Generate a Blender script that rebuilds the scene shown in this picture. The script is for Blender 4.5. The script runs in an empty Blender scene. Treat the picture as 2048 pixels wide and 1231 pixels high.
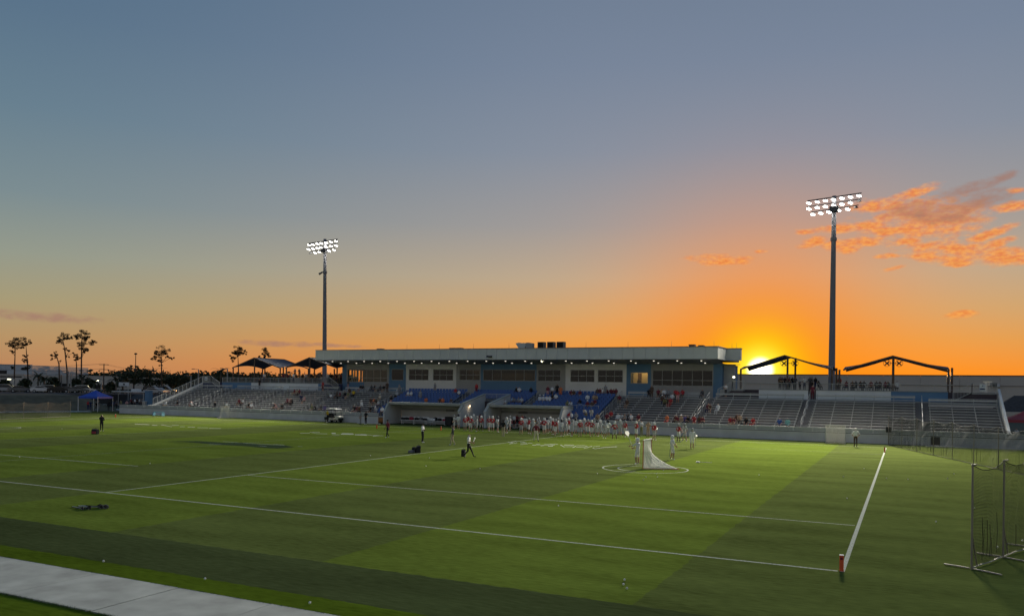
import bpy, bmesh, math, random
from mathutils import Vector, Matrix

random.seed(11)
SC = bpy.context.scene
COL = SC.collection
PI = math.pi

# ------------------------------------------------------------------ camera
F, CX, CY, CAMH = 1590.0, 1024.0, 768.0, 5.08          # focal length and principal point in pixels of a 2048 wide frame
YAW, PITCH, ROLL = .45953, .00413, .01461
cd = bpy.data.cameras.new('camera')
cam = bpy.data.objects.new('camera', cd)
COL.objects.link(cam)
SC.camera = cam
cd.sensor_width = 36
cd.lens = F / 2048 * 36
cd.shift_y = (CY - 615.5) / 2048
cd.clip_start, cd.clip_end = .3, 9000
CM = Matrix.Rotation(YAW, 4, 'Z') @ Matrix.Rotation(PI / 2 + PITCH, 4, 'X') @ Matrix.Rotation(ROLL, 4, 'Z')
CM.translation = (0, 0, CAMH)
cam.matrix_world = CM
CR, CU, CD = CM.col[0].xyz.copy(), CM.col[1].xyz.copy(), -CM.col[2].xyz.copy()

# helpers that find where a sight line meets a real plane of the place
def ray(x, y): return CD + CR * ((x - CX) / F) - CU * ((y - CY) / F)
def on_z(x, y, z=0.0):
    v = ray(x, y); t = (z - CAMH) / v.z; return Vector((v.x * t, v.y * t, z))
def on_y(x, y, Y):
    v = ray(x, y); t = Y / v.y; return Vector((v.x * t, Y, CAMH + v.z * t))
def on_x(x, y, X):
    v = ray(x, y); t = X / v.x; return Vector((X, v.y * t, CAMH + v.z * t))
def on_d(x, y, D):
    v = ray(x, y); return Vector((v.x * D, v.y * D, CAMH + v.z * D))
def proj(p):
    d = Vector(p) - Vector((0, 0, CAMH)); k = d.dot(CD)
    return CX + F * d.dot(CR) / k, CY - F * d.dot(CU) / k

# ------------------------------------------------------------------ sky, sun, exposure
def lin(c):
    if isinstance(c, str): c = tuple(int(c[i:i + 2], 16) for i in (0, 2, 4))
    return tuple((v / 255 / 12.92) if v <= 10 else ((v / 255 + .055) / 1.055) ** 2.4 for v in c)

SUN_AZ, SUN_EL = math.radians(-9.0), math.radians(1.45)   # azimuth from +Y towards +X
SUND = Vector((math.sin(SUN_AZ) * math.cos(SUN_EL), math.cos(SUN_AZ) * math.cos(SUN_EL), math.sin(SUN_EL)))
world = bpy.data.worlds.new('World')
SC.world = world
world.use_nodes = True
WN, WL = world.node_tree.nodes, world.node_tree.links
bg = WN['Background']
def wm(op, a, b=None, c=None, clamp=False):
    n = WN.new('ShaderNodeMath'); n.operation = op; n.use_clamp = clamp
    for i, v in enumerate((a, b, c)):
        if v is None: continue
        if isinstance(v, (int, float)): n.inputs[i].default_value = v
        else: WL.new(v, n.inputs[i])
    return n.outputs[0]
def wv(op, a, b=None):
    n = WN.new('ShaderNodeVectorMath'); n.operation = op
    for i, v in enumerate((a, b)):
        if v is None: continue
        if isinstance(v, (tuple, Vector)): n.inputs[i].default_value = v
        else: WL.new(v, n.inputs[i])
    return n.outputs['Value'] if op in ('DOT_PRODUCT', 'LENGTH') else n.outputs[0]
def wmix(f, a, b):
    n = WN.new('ShaderNodeMix'); n.data_type = 'RGBA'
    for s, v in ((n.inputs[0], f), (n.inputs[6], a), (n.inputs[7], b)):
        if isinstance(v, (int, float)): s.default_value = v
        elif isinstance(v, tuple): s.default_value = (*v, 1)
        else: WL.new(v, s)
    return n.outputs[2]
def wsmooth(v, a, b, ta=0.0, tb=1.0):
    n = WN.new('ShaderNodeMapRange'); n.interpolation_type = 'SMOOTHSTEP'
    WL.new(v, n.inputs[0])
    for i, q in enumerate((a, b, ta, tb)): n.inputs[i + 1].default_value = q
    return n.outputs[0]
def wramp(fac, stops):
    n = WN.new('ShaderNodeValToRGB'); WL.new(fac, n.inputs[0]); e = n.color_ramp.elements
    while len(e) < len(stops): e.new(.5)
    for k, (p, c) in zip(e, stops): k.position = p; k.color = (*lin(c), 1)
    return n.outputs[0]
tc = WN.new('ShaderNodeTexCoord')
dirv = wv('NORMALIZE', tc.outputs['Generated'])
sep = WN.new('ShaderNodeSeparateXYZ'); WL.new(dirv, sep.inputs[0])
el = wm('MULTIPLY', wm('ARCSINE', sep.outputs[2]), 180 / PI)
flat = wv('NORMALIZE', wv('MULTIPLY', dirv, (1, 1, 0)))
azr = wm('MULTIPLY', wm('ARCCOSINE', wm('MINIMUM', wv('DOT_PRODUCT', flat, (math.sin(SUN_AZ), math.cos(SUN_AZ), 0)), .999999)), 180 / PI)
ang = wm('MULTIPLY', wm('ARCCOSINE', wm('MINIMUM', wv('DOT_PRODUCT', dirv, SUND), .999999)), 180 / PI)
ep = wm('DIVIDE', wm('MAXIMUM', el, 0.0), 60.0, clamp=True)
def st(*l): return [(e / 60, c) for e, c in l]
far = wramp(ep, st((0, (188, 134, 96)), (1.2, (191, 142, 100)), (2.7, (188, 152, 107)), (5, (171, 160, 124)), (7.8, (152, 158, 143)),
                   (11.5, (126, 144, 149)), (16.5, (106, 131, 147)), (22, (92, 118, 141)), (28, (80, 109, 136)), (60, (66, 98, 134))))
near = wramp(ep, st((0, (255, 138, 22)), (1.5, (255, 147, 38)), (3.5, (232, 160, 80)), (5.5, (212, 168, 114)), (7.8, (194, 171, 142)),
                    (11.5, (163, 158, 156)), (16.5, (138, 147, 162)), (22, (123, 137, 158)), (28, (112, 128, 150)), (60, (82, 108, 142))))
east = wramp(ep, st((0, (168, 163, 155)), (4, (180, 174, 168)), (10, (174, 170, 168)), (20, (140, 148, 158)), (32, (104, 124, 146)), (60, (70, 101, 135))))
sky = wmix(wsmooth(azr, 8, 55, 1, 0), far, near)
sky = wmix(wsmooth(azr, 75, 150), sky, east)
# the physical sky carries part of the light too
nis = WN.new('ShaderNodeTexSky'); nis.sky_type = 'NISHITA'; nis.sun_disc = False
nis.sun_elevation = SUN_EL; nis.sun_rotation = SUN_AZ; nis.dust_density = 1.2; nis.ozone_density = 2.5
nisb = wv('MULTIPLY', nis.outputs[0], (.12, .12, .12))
sky = wmix(.1, sky, nisb)
# glow round the sun
def gauss(s, p=2.0): return wm('POWER', 2.71828, wm('MULTIPLY', wm('POWER', wm('DIVIDE', ang, s), p), -1.0))
sky = wmix(wm('MULTIPLY', gauss(8.6), .95), sky, lin((255, 140, 8)))
sky = wmix(wm('MULTIPLY', gauss(2.7), .95), sky, (1.05, .76, .0))
sky = wmix(gauss(1.15), sky, (1.5, 1.25, .12))
sky = wmix(wsmooth(ang, .25, 1.05, 1, 0), sky, (5.0, 4.6, 3.0))
# clouds, each a soft ellipse of sky directions roughened by noise
def azel(x, y):
    v = ray(x, y).normalized(); return math.degrees(math.atan2(v.x, v.y)), math.degrees(math.asin(v.z))
az = wm('MULTIPLY', wm('ARCTAN2', sep.outputs[0], sep.outputs[1]), 180 / PI)
cmb = WN.new('ShaderNodeCombineXYZ'); WL.new(az, cmb.inputs[0]); WL.new(wm('MULTIPLY', el, 2.1), cmb.inputs[1])
def wnoise(scale, detail, rough):
    n = WN.new('ShaderNodeTexNoise'); n.inputs['Scale'].default_value = scale
    n.inputs['Detail'].default_value = detail; n.inputs['Roughness'].default_value = rough
    WL.new(cmb.outputs[0], n.inputs['Vector']); return n.outputs[0]
nz = wnoise(.85, 8, .52)
nz2 = wnoise(2.6, 4, .55)
clouds = {'lit': [(1852, 440, 96, 36, 0), (1760, 412, 52, 12, .06), (1830, 385, 36, 9, -.25), (1720, 454, 78, 9, 0), (1795, 460, 75, 11, .05), (1688, 492, 34, 13, 0),
                  (1738, 482, 28, 9, 0), (1628, 482, 28, 9, -.2), (1610, 465, 16, 5, 0), (1806, 482, 34, 9, 0), (1903, 497, 84, 14, .12), (1995, 512, 74, 16, .05),
                  (1878, 516, 46, 11, .2), (1920, 526, 36, 6, 0), (1440, 519, 54, 10, .06), (1925, 628, 24, 7, 0), (1975, 470, 40, 9, -.3), (2036, 412, 42, 9, 0),
                  (1990, 488, 34, 8, -.3), (1772, 512, 18, 5, 0), (1522, 502, 12, 4, 0), (1790, 536, 20, 4, -.2), (2035, 380, 14, 5, 0)],
          'dim': [(1935, 378, 66, 10, -.22), (1998, 358, 34, 8, -.35), (1955, 401, 62, 16, -.05), (1865, 426, 78, 20, .1), (75, 632, 100, 8, .03), (565, 687, 90, 6, .02), (665, 690, 62, 4, .02)]}
def cloud_mask(lst):
    out = None
    for (x, y, rx, ry, tilt) in lst:
        a0, e0 = azel(x, y); k = 57.3 / F
        da, de = wm('SUBTRACT', az, a0), wm('SUBTRACT', el, e0)
        u = wm('ADD', da, wm('MULTIPLY', de, -tilt * 1.0)); v = wm('ADD', de, wm('MULTIPLY', da, tilt))
        q = wm('ADD', wm('POWER', wm('ABSOLUTE', wm('DIVIDE', u, rx * k)), 2.0), wm('POWER', wm('ABSOLUTE', wm('DIVIDE', v, ry * k)), 2.0))
        m = wm('SUBTRACT', 1.0, wm('MULTIPLY', q, .55))
        out = m if out is None else wm('MAXIMUM', out, m)
    return wm('ADD', wm('MAXIMUM', out, -2.0), wm('MULTIPLY', wm('ADD', wm('SUBTRACT', nz, .5), wm('MULTIPLY', wm('SUBTRACT', nz2, .5), .22)), 2.3))
ml, md = cloud_mask(clouds['lit']), cloud_mask(clouds['dim'])
core = wm('MULTIPLY', wsmooth(ml, .85, 2.0), .75)
litc = wmix(core, wmix(wsmooth(nz2, .3, .7), lin((236, 124, 58)), lin((255, 170, 80))), lin((176, 118, 88)))
sky = wmix(wm('MULTIPLY', wsmooth(ml, .0, 1.25), .92), sky, litc)
sky = wmix(wm('MULTIPLY', wsmooth(md, .1, 1.4), .8), sky, lin((163, 122, 108)))
WL.new(sky, bg.inputs[0])
bg.inputs[1].default_value = 1.0

sun = bpy.data.lights.new('sun', 'SUN')
sun.energy = 2.0; sun.angle = math.radians(.55); sun.color = (1, .48, .16)
so = bpy.data.objects.new('sun', sun); COL.objects.link(so)
so.rotation_euler = SUND.to_track_quat('Z', 'Y').to_euler()
so.location = (0, 0, 60)
vs = SC.view_settings
vs.view_transform = 'Standard'; vs.look = 'None'; vs.gamma = 1; vs.use_curve_mapping = False; vs.exposure = 0
SC.cycles.max_bounces = 6; SC.cycles.transparent_max_bounces = 24

# ------------------------------------------------------------------ materials
MATS = {}
def mat(name, col, rough=.7, metal=0.0, var=.12, scale=3.0, bump=0.0, bscale=40.0, spec=.4, emit=None, es=0.0, coat=0.0):
    if name in MATS: return MATS[name]
    m = bpy.data.materials.new(name); m.use_nodes = True
    N, L = m.node_tree.nodes, m.node_tree.links
    b = N['Principled BSDF']
    c = lin(col) if isinstance(col, str) or max(col) > 1.01 else tuple(col)
    b.inputs['Roughness'].default_value = rough; b.inputs['Metallic'].default_value = metal
    b.inputs['Specular IOR Level'].default_value = spec; b.inputs['Coat Weight'].default_value = coat
    t = N.new('ShaderNodeTexCoord')
    if var:
        nz = N.new('ShaderNodeTexNoise'); nz.inputs['Scale'].default_value = scale; nz.inputs['Detail'].default_value = 5
        L.new(t.outputs['Object'], nz.inputs['Vector'])
        r = N.new('ShaderNodeValToRGB'); L.new(nz.outputs[0], r.inputs[0])
        r.color_ramp.elements[0].position, r.color_ramp.elements[1].position = .3, .7
        r.color_ramp.elements[0].color = (*[v * (1 - var) for v in c], 1); r.color_ramp.elements[1].color = (*[min(1, v * (1 + var)) for v in c], 1)
        L.new(r.outputs[0], b.inputs['Base Color'])
    else: b.inputs['Base Color'].default_value = (*c, 1)
    if bump:
        nb = N.new('ShaderNodeTexNoise'); nb.inputs['Scale'].default_value = bscale; nb.inputs['Detail'].default_value = 4
        L.new(t.outputs['Object'], nb.inputs['Vector'])
        bp = N.new('ShaderNodeBump'); bp.inputs['Strength'].default_value = bump; bp.inputs['Distance'].default_value = .02
        L.new(nb.outputs[0], bp.inputs['Height']); L.new(bp.outputs[0], b.inputs['Normal'])
    if emit is not None:
        b.inputs['Emission Color'].default_value = (*(lin(emit) if isinstance(emit, str) or max(emit) > 1.01 else emit), 1)
        b.inputs['Emission Strength'].default_value = es
    MATS[name] = m
    return m

def net_mat(name, col, cell, wire, alpha_min=0.0, trans=0.0):
    """woven net: thin cords with holes between them, laid out in the net's own UV metres"""
    m = bpy.data.materials.new(name); m.use_nodes = True
    N, L = m.node_tree.nodes, m.node_tree.links
    b = N['Principled BSDF']; lin_ = lambda c: c; b.inputs['Base Color'].default_value = (*col, 1); b.inputs['Roughness'].default_value = .8
    uv = N.new('ShaderNodeUVMap'); s = N.new('ShaderNodeSeparateXYZ'); L.new(uv.outputs[0], s.inputs[0])
    res = None
    for i in (0, 1):
        f = N.new('ShaderNodeMath'); f.operation = 'MODULO'; L.new(s.outputs[i], f.inputs[0]); f.inputs[1].default_value = cell
        a = N.new('ShaderNodeMath'); a.operation = 'ABSOLUTE'; L.new(f.outputs[0], a.inputs[0])
        c = N.new('ShaderNodeMath'); c.operation = 'LESS_THAN'; L.new(a.outputs[0], c.inputs[0]); c.inputs[1].default_value = wire
        if res is None: res = c.outputs[0]
        else:
            x = N.new('ShaderNodeMath'); x.operation = 'MAXIMUM'; L.new(res, x.inputs[0]); L.new(c.outputs[0], x.inputs[1]); res = x.outputs[0]
    x = N.new('ShaderNodeMath'); x.operation = 'MAXIMUM'; L.new(res, x.inputs[0]); x.inputs[1].default_value = alpha_min
    tr = N.new('ShaderNodeBsdfTransparent'); mx = N.new('ShaderNodeMixShader')
    sh = b.outputs[0]
    if trans:
        tl = N.new('ShaderNodeBsdfTranslucent'); tl.inputs[0].default_value = (*col, 1); m2 = N.new('ShaderNodeMixShader'); m2.inputs[0].default_value = trans
        L.new(b.outputs[0], m2.inputs[1]); L.new(tl.outputs[0], m2.inputs[2]); sh = m2.outputs[0]
    L.new(x.outputs[0], mx.inputs[0]); L.new(tr.outputs[0], mx.inputs[1]); L.new(sh, mx.inputs[2])
    L.new(mx.outputs[0], N['Material Output'].inputs[0])
    return m

def glass_mat(name, tint, fac=.55):
    m = bpy.data.materials.new(name); m.use_nodes = True
    N, L = m.node_tree.nodes, m.node_tree.links
    N.remove(N['Principled BSDF'])
    tr = N.new('ShaderNodeBsdfTransparent'); tr.inputs[0].default_value = (*tint, 1)
    gl = N.new('ShaderNodeBsdfGlossy'); gl.inputs['Roughness'].default_value = .03; gl.inputs[0].default_value = (.9, .9, .9, 1)
    lw = N.new('ShaderNodeLayerWeight'); pw = N.new('ShaderNodeMath'); pw.operation = 'POWER'; L.new(lw.outputs['Facing'], pw.inputs[0]); pw.inputs[1].default_value = 4.5
    fr = N.new('ShaderNodeMath'); fr.operation = 'MULTIPLY_ADD'; L.new(pw.outputs[0], fr.inputs[0]); fr.inputs[1].default_value = .9; fr.inputs[2].default_value = .035; lw.inputs[0].default_value = .5
    mx = N.new('ShaderNodeMixShader'); L.new(fr.outputs[0], mx.inputs[0]); L.new(tr.outputs[0], mx.inputs[1]); L.new(gl.outputs[0], mx.inputs[2])
    L.new(mx.outputs[0], N['Material Output'].inputs[0])
    return m

def turf_mat():
    m = bpy.data.materials.new('turf'); m.use_nodes = True
    N, L = m.node_tree.nodes, m.node_tree.links
    b = N['Principled BSDF']; b.inputs['Roughness'].default_value = .85; b.inputs['Specular IOR Level'].default_value = .0
    g = N.new('ShaderNodeNewGeometry'); s = N.new('ShaderNodeSeparateXYZ'); L.new(g.outputs['Position'], s.inputs[0])
    def M(op, a, b_=None, clamp=False):
        n = N.new('ShaderNodeMath'); n.operation = op; n.use_clamp = clamp
        for i, v in enumerate((a, b_)):
            if v is None: continue
            if isinstance(v, (int, float)): n.inputs[i].default_value = v
            else: L.new(v, n.inputs[i])
        return n.outputs[0]
    wob = N.new('ShaderNodeTexNoise'); wob.inputs['Scale'].default_value = 2.2; wob.inputs['Detail'].default_value = 4
    L.new(g.outputs['Position'], wob.inputs['Vector'])
    x = M('ADD', s.outputs[0], M('MULTIPLY', M('SUBTRACT', wob.outputs[0], .5), .28))
    y = M('ADD', s.outputs[1], M('MULTIPLY', M('SUBTRACT', wob.outputs[0], .5), .22))
    # light bands of turf sit between these X positions
    out = None
    for a, c in ((-5.7, -15.0), (-24.0, -33.0), (-42.0, -60.0), (-69.0, -78.0), (-87.0, -96.0)):
        w = M('MULTIPLY', M('LESS_THAN', x, a), M('GREATER_THAN', x, c))
        out = w if out is None else M('MAXIMUM', out, w)
    inside = M('MULTIPLY', M('GREATER_THAN', y, 18.12), M('LESS_THAN', y, 83.6))
    light = M('MULTIPLY', out, inside)
    strip = M('LESS_THAN', y, 15.05)
    endz = M('MULTIPLY', M('GREATER_THAN', x, -5.7), M('GREATER_THAN', y, 18.12))
    def C(f, a, c):
        n = N.new('ShaderNodeMix'); n.data_type = 'RGBA'; L.new(f, n.inputs[0])
        for i, v in ((6, a), (7, c)):
            if isinstance(v, tuple): n.inputs[i].default_value = (*v, 1)
            else: L.new(v, n.inputs[i])
        return n.outputs[2]
    dark_in, dark_out, lt, ed = TURF
    c = C(inside, dark_out, dark_in); c = C(light, c, lt); c = C(strip, c, ed)
    n1 = N.new('ShaderNodeTexNoise'); n1.inputs['Scale'].default_value = 38; n1.inputs['Detail'].default_value = 6; n1.inputs['Roughness'].default_value = .75
    n2 = N.new('ShaderNodeTexNoise'); n2.inputs['Scale'].default_value = .45; n2.inputs['Detail'].default_value = 6
    mp = N.new('ShaderNodeMapping'); mp.inputs['Scale'].default_value = (.35, 1.4, 1); L.new(g.outputs['Position'], mp.inputs[0]); L.new(mp.outputs[0], n2.inputs['Vector'])
    n3 = N.new('ShaderNodeTexNoise'); n3.inputs['Scale'].default_value = 6.5; n3.inputs['Detail'].default_value = 5; L.new(mp.outputs[0], n3.inputs['Vector'])
    L.new(g.outputs['Position'], n1.inputs['Vector'])
    k = M('ADD', M('ADD', -.42, M('MULTIPLY', n1.outputs[0], .9)), M('ADD', M('MULTIPLY', n2.outputs[0], .95), M('MULTIPLY', n3.outputs[0], 1.0)))
    vm = N.new('ShaderNodeVectorMath'); vm.operation = 'SCALE'; L.new(c, vm.inputs[0]); L.new(k, vm.inputs['Scale'])
    L.new(vm.outputs[0], b.inputs['Base Color'])
    bp = N.new('ShaderNodeBump'); bp.inputs['Strength'].default_value = .5; bp.inputs['Distance'].default_value = .03
    L.new(n1.outputs[0], bp.inputs['Height']); L.new(bp.outputs[0], b.inputs['Normal'])
    return m
TURF = ((.097, .124, .035), (.060, .078, .030), (.117, .160, .028), (.080, .122, .012))

def paint_mat(name, col, cover=.55):
    """field paint, worn so that the turf shows through"""
    m = bpy.data.materials.new(name); m.use_nodes = True
    N, L = m.node_tree.nodes, m.node_tree.links
    b = N['Principled BSDF']; b.inputs['Base Color'].default_value = (*col, 1); b.inputs['Roughness'].default_value = .9; b.inputs['Specular IOR Level'].default_value = 0
    g = N.new('ShaderNodeNewGeometry'); n = N.new('ShaderNodeTexNoise'); n.inputs['Scale'].default_value = 14; n.inputs['Detail'].default_value = 5
    L.new(g.outputs['Position'], n.inputs['Vector'])
    r = N.new('ShaderNodeMapRange'); L.new(n.outputs[0], r.inputs[0]); r.inputs[1].default_value = .25; r.inputs[2].default_value = .6
    r.inputs[3].default_value = cover * .55; r.inputs[4].default_value = min(1, cover * 1.25)
    tr = N.new('ShaderNodeBsdfTransparent'); mx = N.new('ShaderNodeMixShader')
    L.new(r.outputs[0], mx.inputs[0]); L.new(tr.outputs[0], mx.inputs[1]); L.new(b.outputs[0], mx.inputs[2]); L.new(mx.outputs[0], N['Material Output'].inputs[0])
    return m

# ------------------------------------------------------------------ mesh builder
class MB:
    def __init__(s): s.v, s.f, s.m, s.uv = [], [], [], None
    def face(s, pts, m=0):
        i = len(s.v); s.v += [tuple(p) for p in pts]; s.f.append(tuple(range(i, i + len(pts)))); s.m.append(m); return s
    def hexa(s, p, m=0):
        i = len(s.v); s.v += [tuple(q) for q in p]
        for q in ((0, 3, 2, 1), (4, 5, 6, 7), (0, 1, 5, 4), (1, 2, 6, 5), (2, 3, 7, 6), (3, 0, 4, 7)):
            s.f.append(tuple(i + k for k in q)); s.m.append(m)
        return s
    def box(s, x0, x1, y0, y1, z0, z1, m=0):
        if x0 > x1: x0, x1 = x1, x0
        if y0 > y1: y0, y1 = y1, y0
        if z0 > z1: z0, z1 = z1, z0
        return s.hexa([(x0, y0, z0), (x1, y0, z0), (x1, y1, z0), (x0, y1, z0), (x0, y0, z1), (x1, y0, z1), (x1, y1, z1), (x0, y1, z1)], m)
    def prism(s, poly, axis, a, b, m=0):
        """poly: list of 2D points; extruded along axis ('x': poly is (y,z); 'y': (x,z); 'z': (x,y))"""
        def P(q, t): return {'x': (t, q[0], q[1]), 'y': (q[0], t, q[1]), 'z': (q[0], q[1], t)}[axis]
        n = len(poly); i = len(s.v); s.v += [P(q, a) for q in poly] + [P(q, b) for q in poly]
        s.f += [tuple(range(i + n - 1, i - 1, -1)), tuple(range(i + n, i + 2 * n))]; s.m += [m, m]
        for k in range(n):
            j = (k + 1) % n; s.f.append((i + k, i + j, i + n + j, i + n + k)); s.m.append(m)
        return s
    def tube(s, p, q, r0, r1=None, n=8, m=0, cap=True):
        r1 = r0 if r1 is None else r1
        p, q = Vector(p), Vector(q); d = (q - p)
        if d.length < 1e-6: return s
        d.normalize(); a = d.orthogonal().normalized(); b = d.cross(a); i = len(s.v)
        for c, r in ((p, r0), (q, r1)):
            for k in range(n):
                t = 2 * PI * k / n + PI / n; s.v.append(tuple(c + a * (r * math.cos(t)) + b * (r * math.sin(t))))
        for k in range(n):
            j = (k + 1) % n; s.f.append((i + k, i + j, i + n + j, i + n + k)); s.m.append(m)
        if cap: s.f += [tuple(i + k for k in range(n - 1, -1, -1)), tuple(i + n + k for k in range(n))]; s.m += [m, m]
        return s
    def path(s, pts, r, n=6, m=0):
        for a, b in zip(pts[:-1], pts[1:]): s.tube(a, b, r, r, n, m)
        return s
    def bar(s, p, q, w, h, m=0):
        """rectangular bar from p to q; w across (horizontal), h up"""
        p, q = Vector(p), Vector(q); d = (q - p).normalized()
        side = d.cross(Vector((0, 0, 1)))
        side = side.normalized() if side.length > 1e-4 else Vector((1, 0, 0))
        up = side.cross(d).normalized(); sd, u = side * w / 2, up * h / 2
        return s.hexa([p - sd - u, p + sd - u, q + sd - u, q - sd - u, p - sd + u, p + sd + u, q + sd + u, q - sd + u], m)
    def lathe(s, prof, c=(0, 0, 0), n=12, m=0, axis='z'):
        i = len(s.v); k = len(prof)
        for (r, z) in prof:
            for j in range(n):
                t = 2 * PI * j / n; x, y = r * math.cos(t), r * math.sin(t)
                p = (x, y, z) if axis == 'z' else ((x, z, y) if axis == 'y' else (z, x, y))
                s.v.append((c[0] + p[0], c[1] + p[1], c[2] + p[2]))
        for a in range(k - 1):
            for j in range(n):
                l = (j + 1) % n; s.f.append((i + a * n + j, i + a * n + l, i + (a + 1) * n + l, i + (a + 1) * n + j)); s.m.append(m)
        s.f += [tuple(i + j for j in range(n - 1, -1, -1)), tuple(i + (k - 1) * n + j for j in range(n))]; s.m += [m, m]
        return s
    def mesh(s, name, mats, smooth=False):
        me = bpy.data.meshes.new(name); me.from_pydata(s.v, [], s.f)
        for q in (mats if isinstance(mats, (list, tuple)) else [mats]): me.materials.append(q)
        me.polygons.foreach_set('material_index', s.m)
        if smooth: me.polygons.foreach_set('use_smooth', [True] * len(s.f))
        if s.uv:
            u = me.uv_layers.new(name='UVMap'); u.data.foreach_set('uv', [c for q in s.uv for c in q])
        me.update(); return me
    def build(s, name, mats, parent=None, smooth=False, loc=None):
        return obj(name, s.mesh(name, mats, smooth), parent, loc)
def obj(name, me, parent=None, loc=None, rz=0.0):
    o = bpy.data.objects.new(name, me); COL.objects.link(o)
    if parent is not None: o.parent = parent
    if loc is not None: o.location = loc
    if rz: o.rotation_euler.z = rz
    return o
def tag(o, label=None, cat=None, group=None, kind=None):
    if label: o['label'] = label
    if cat: o['category'] = cat
    if group: o['group'] = group
    if kind: o['kind'] = kind
    return o
def thing(name, label, cat, loc=(0, 0, 0), rz=0.0, group=None):
    o = bpy.data.objects.new(name, None); COL.objects.link(o)
    o.location = loc; o.rotation_euler.z = rz; o.empty_display_size = .3
    return tag(o, label, cat, group)
def copy_tree(o, parent=None, loc=None, rz=None, label=None):
    c = o.copy(); COL.objects.link(c)
    if parent is not None: c.parent = parent
    if loc is not None: c.location = loc
    if rz is not None: c.rotation_euler.z = rz
    if label: c['label'] = label
    for ch in list(o.children): copy_tree(ch, c)
    return c
def struct(name, mb, m): return tag(mb.build(name, m), kind='structure')
ORD = ['leftmost', 'second from left', 'third from left', 'fourth from left', 'fifth from left', 'sixth from left', 'seventh from left', 'eighth from left', 'ninth from left', 'tenth from left',
       'eleventh from left', 'twelfth from left', 'thirteenth from left', 'fourteenth from left', 'fifteenth from left', 'sixteenth from left', 'seventeenth from left', 'eighteenth from left',
       'nineteenth from left', 'twentieth from left'] + ['twenty-%s from left' % w for w in ('first', 'second', 'third', 'fourth', 'fifth', 'sixth', 'seventh', 'eighth', 'ninth')] + ['thirtieth from left'] + \
      ['thirty-%s from left' % w for w in ('first', 'second', 'third', 'fourth', 'fifth', 'sixth')]
# ------------------------------------------------------------------ ground and field
M_turf = turf_mat()
M_dirt = mat('rough_ground', (.055, .06, .035), .95, var=.35, scale=.15, bump=.3, bscale=3)
M_bank = mat('dry_bank', (.105, .088, .052), .95, var=.3, scale=.6, bump=.4, bscale=5)
M_asph = mat('asphalt', (.05, .05, .052), .9, var=.2, scale=.8)
M_conc = mat('concrete', (.36, .37, .34), .85, var=.13, scale=.9, bump=.12, bscale=25)
M_conc2 = mat('wall_concrete', (.54, .55, .55), .85, var=.1, scale=.7, bump=.1, bscale=14)
M_walk = mat('walkway_concrete', (.36, .37, .34), .9, var=.22, scale=1.1, bump=.25, bscale=60)
M_kerb = mat('kerb_concrete', (.62, .62, .58), .85, var=.1)
M_white = paint_mat('white_field_paint', (.62, .65, .58), .62)
M_faint = paint_mat('faded_field_paint', (.56, .62, .50), .36)
M_navy = paint_mat('navy_field_paint', (.035, .055, .06), .5)
struct('ground', MB().face([(-4000, -1500, -.03), (4000, -1500, -.03), (4000, 5000, -.03), (-4000, 5000, -.03)]), M_dirt)
struct('turf_field', MB().face([(-124, -12, 0), (40, -12, 0), (40, 91.9, 0), (-124, 91.9, 0)]), M_turf)
walk = tag(bpy.data.objects.new('concrete_walkway', None), kind='structure'); COL.objects.link(walk)
for k in range(44):
    x = -112 + k * 3.0
    MB().box(x + .012, x + 2.988, 11.62, 13.98, .002, .035 + .003 * math.sin(k * 2.3)).build('slab', M_walk, walk)
def line(name, x0, y0, x1, y1, w, m, z=.006):
    p, q = Vector((x0, y0, z)), Vector((x1, y1, z)); d = (q - p).normalized(); s = Vector((-d.y, d.x, 0)) * w / 2
    n = max(1, int((q - p).length / 6)); mb = MB()
    for k in range(n):
        a, b = p.lerp(q, k / n), p.lerp(q, (k + 1) / n); mb.face([a - s, b - s, b + s, a + s])
    return struct(name, mb, m)
XE, YN, YF = -1.55, 24.45, 81.5
line('sideline', -100, YN, XE - .12, YN, .11, M_white)
line('sideline', -100, YF, XE - .12, YF, .11, M_white)
line('end_line', XE, YN - .05, XE, YF, .13, M_white)
line('end_line', -100, YN, -100, YF, .2, M_white)
line('restraining_line', -32.85, YN, -32.85, YF, .11, M_white)
line('restraining_line', -68.7, YN, -68.7, YF, .1, M_faint)
line('midfield_line', -50.8, YN, -50.8, YF, .1, M_faint)
for y in (33.15, 72.6):
    line('alley_line', -32.7, y, XE - .12, y, .09, M_white if y < 50 else M_faint)
    line('alley_line', -60, y, -41.6, y, .1, M_white if y < 50 else M_faint)
    line('alley_line', -100, y, -68.8, y, .09, M_faint)
def arc(name, cx, cy, r, a0, a1, w, m, z=.007, n=48):
    mb = MB()
    for k in range(n):
        t, u = a0 + (a1 - a0) * k / n, a0 + (a1 - a0) * (k + 1) / n
        mb.face([(cx + (r + e) * math.cos(g), cy + (r + e) * math.sin(g), z) for g, e in ((t, -w / 2), (t, w / 2), (u, w / 2), (u, -w / 2))])
    return struct(name, mb, m)
GX, GY = -14.93, 49.6
arc('goal_crease_circle', GX, GY, 2.7, 0, 2 * PI, .1, M_white)
arc('inner_crease_arc', GX + .25, GY, 1.95, PI * .5, PI * 1.45, .1, M_white)
arc('goal_crease_circle', -86.7, 51, 2.7, 0, 2 * PI, .12, M_white)
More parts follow.
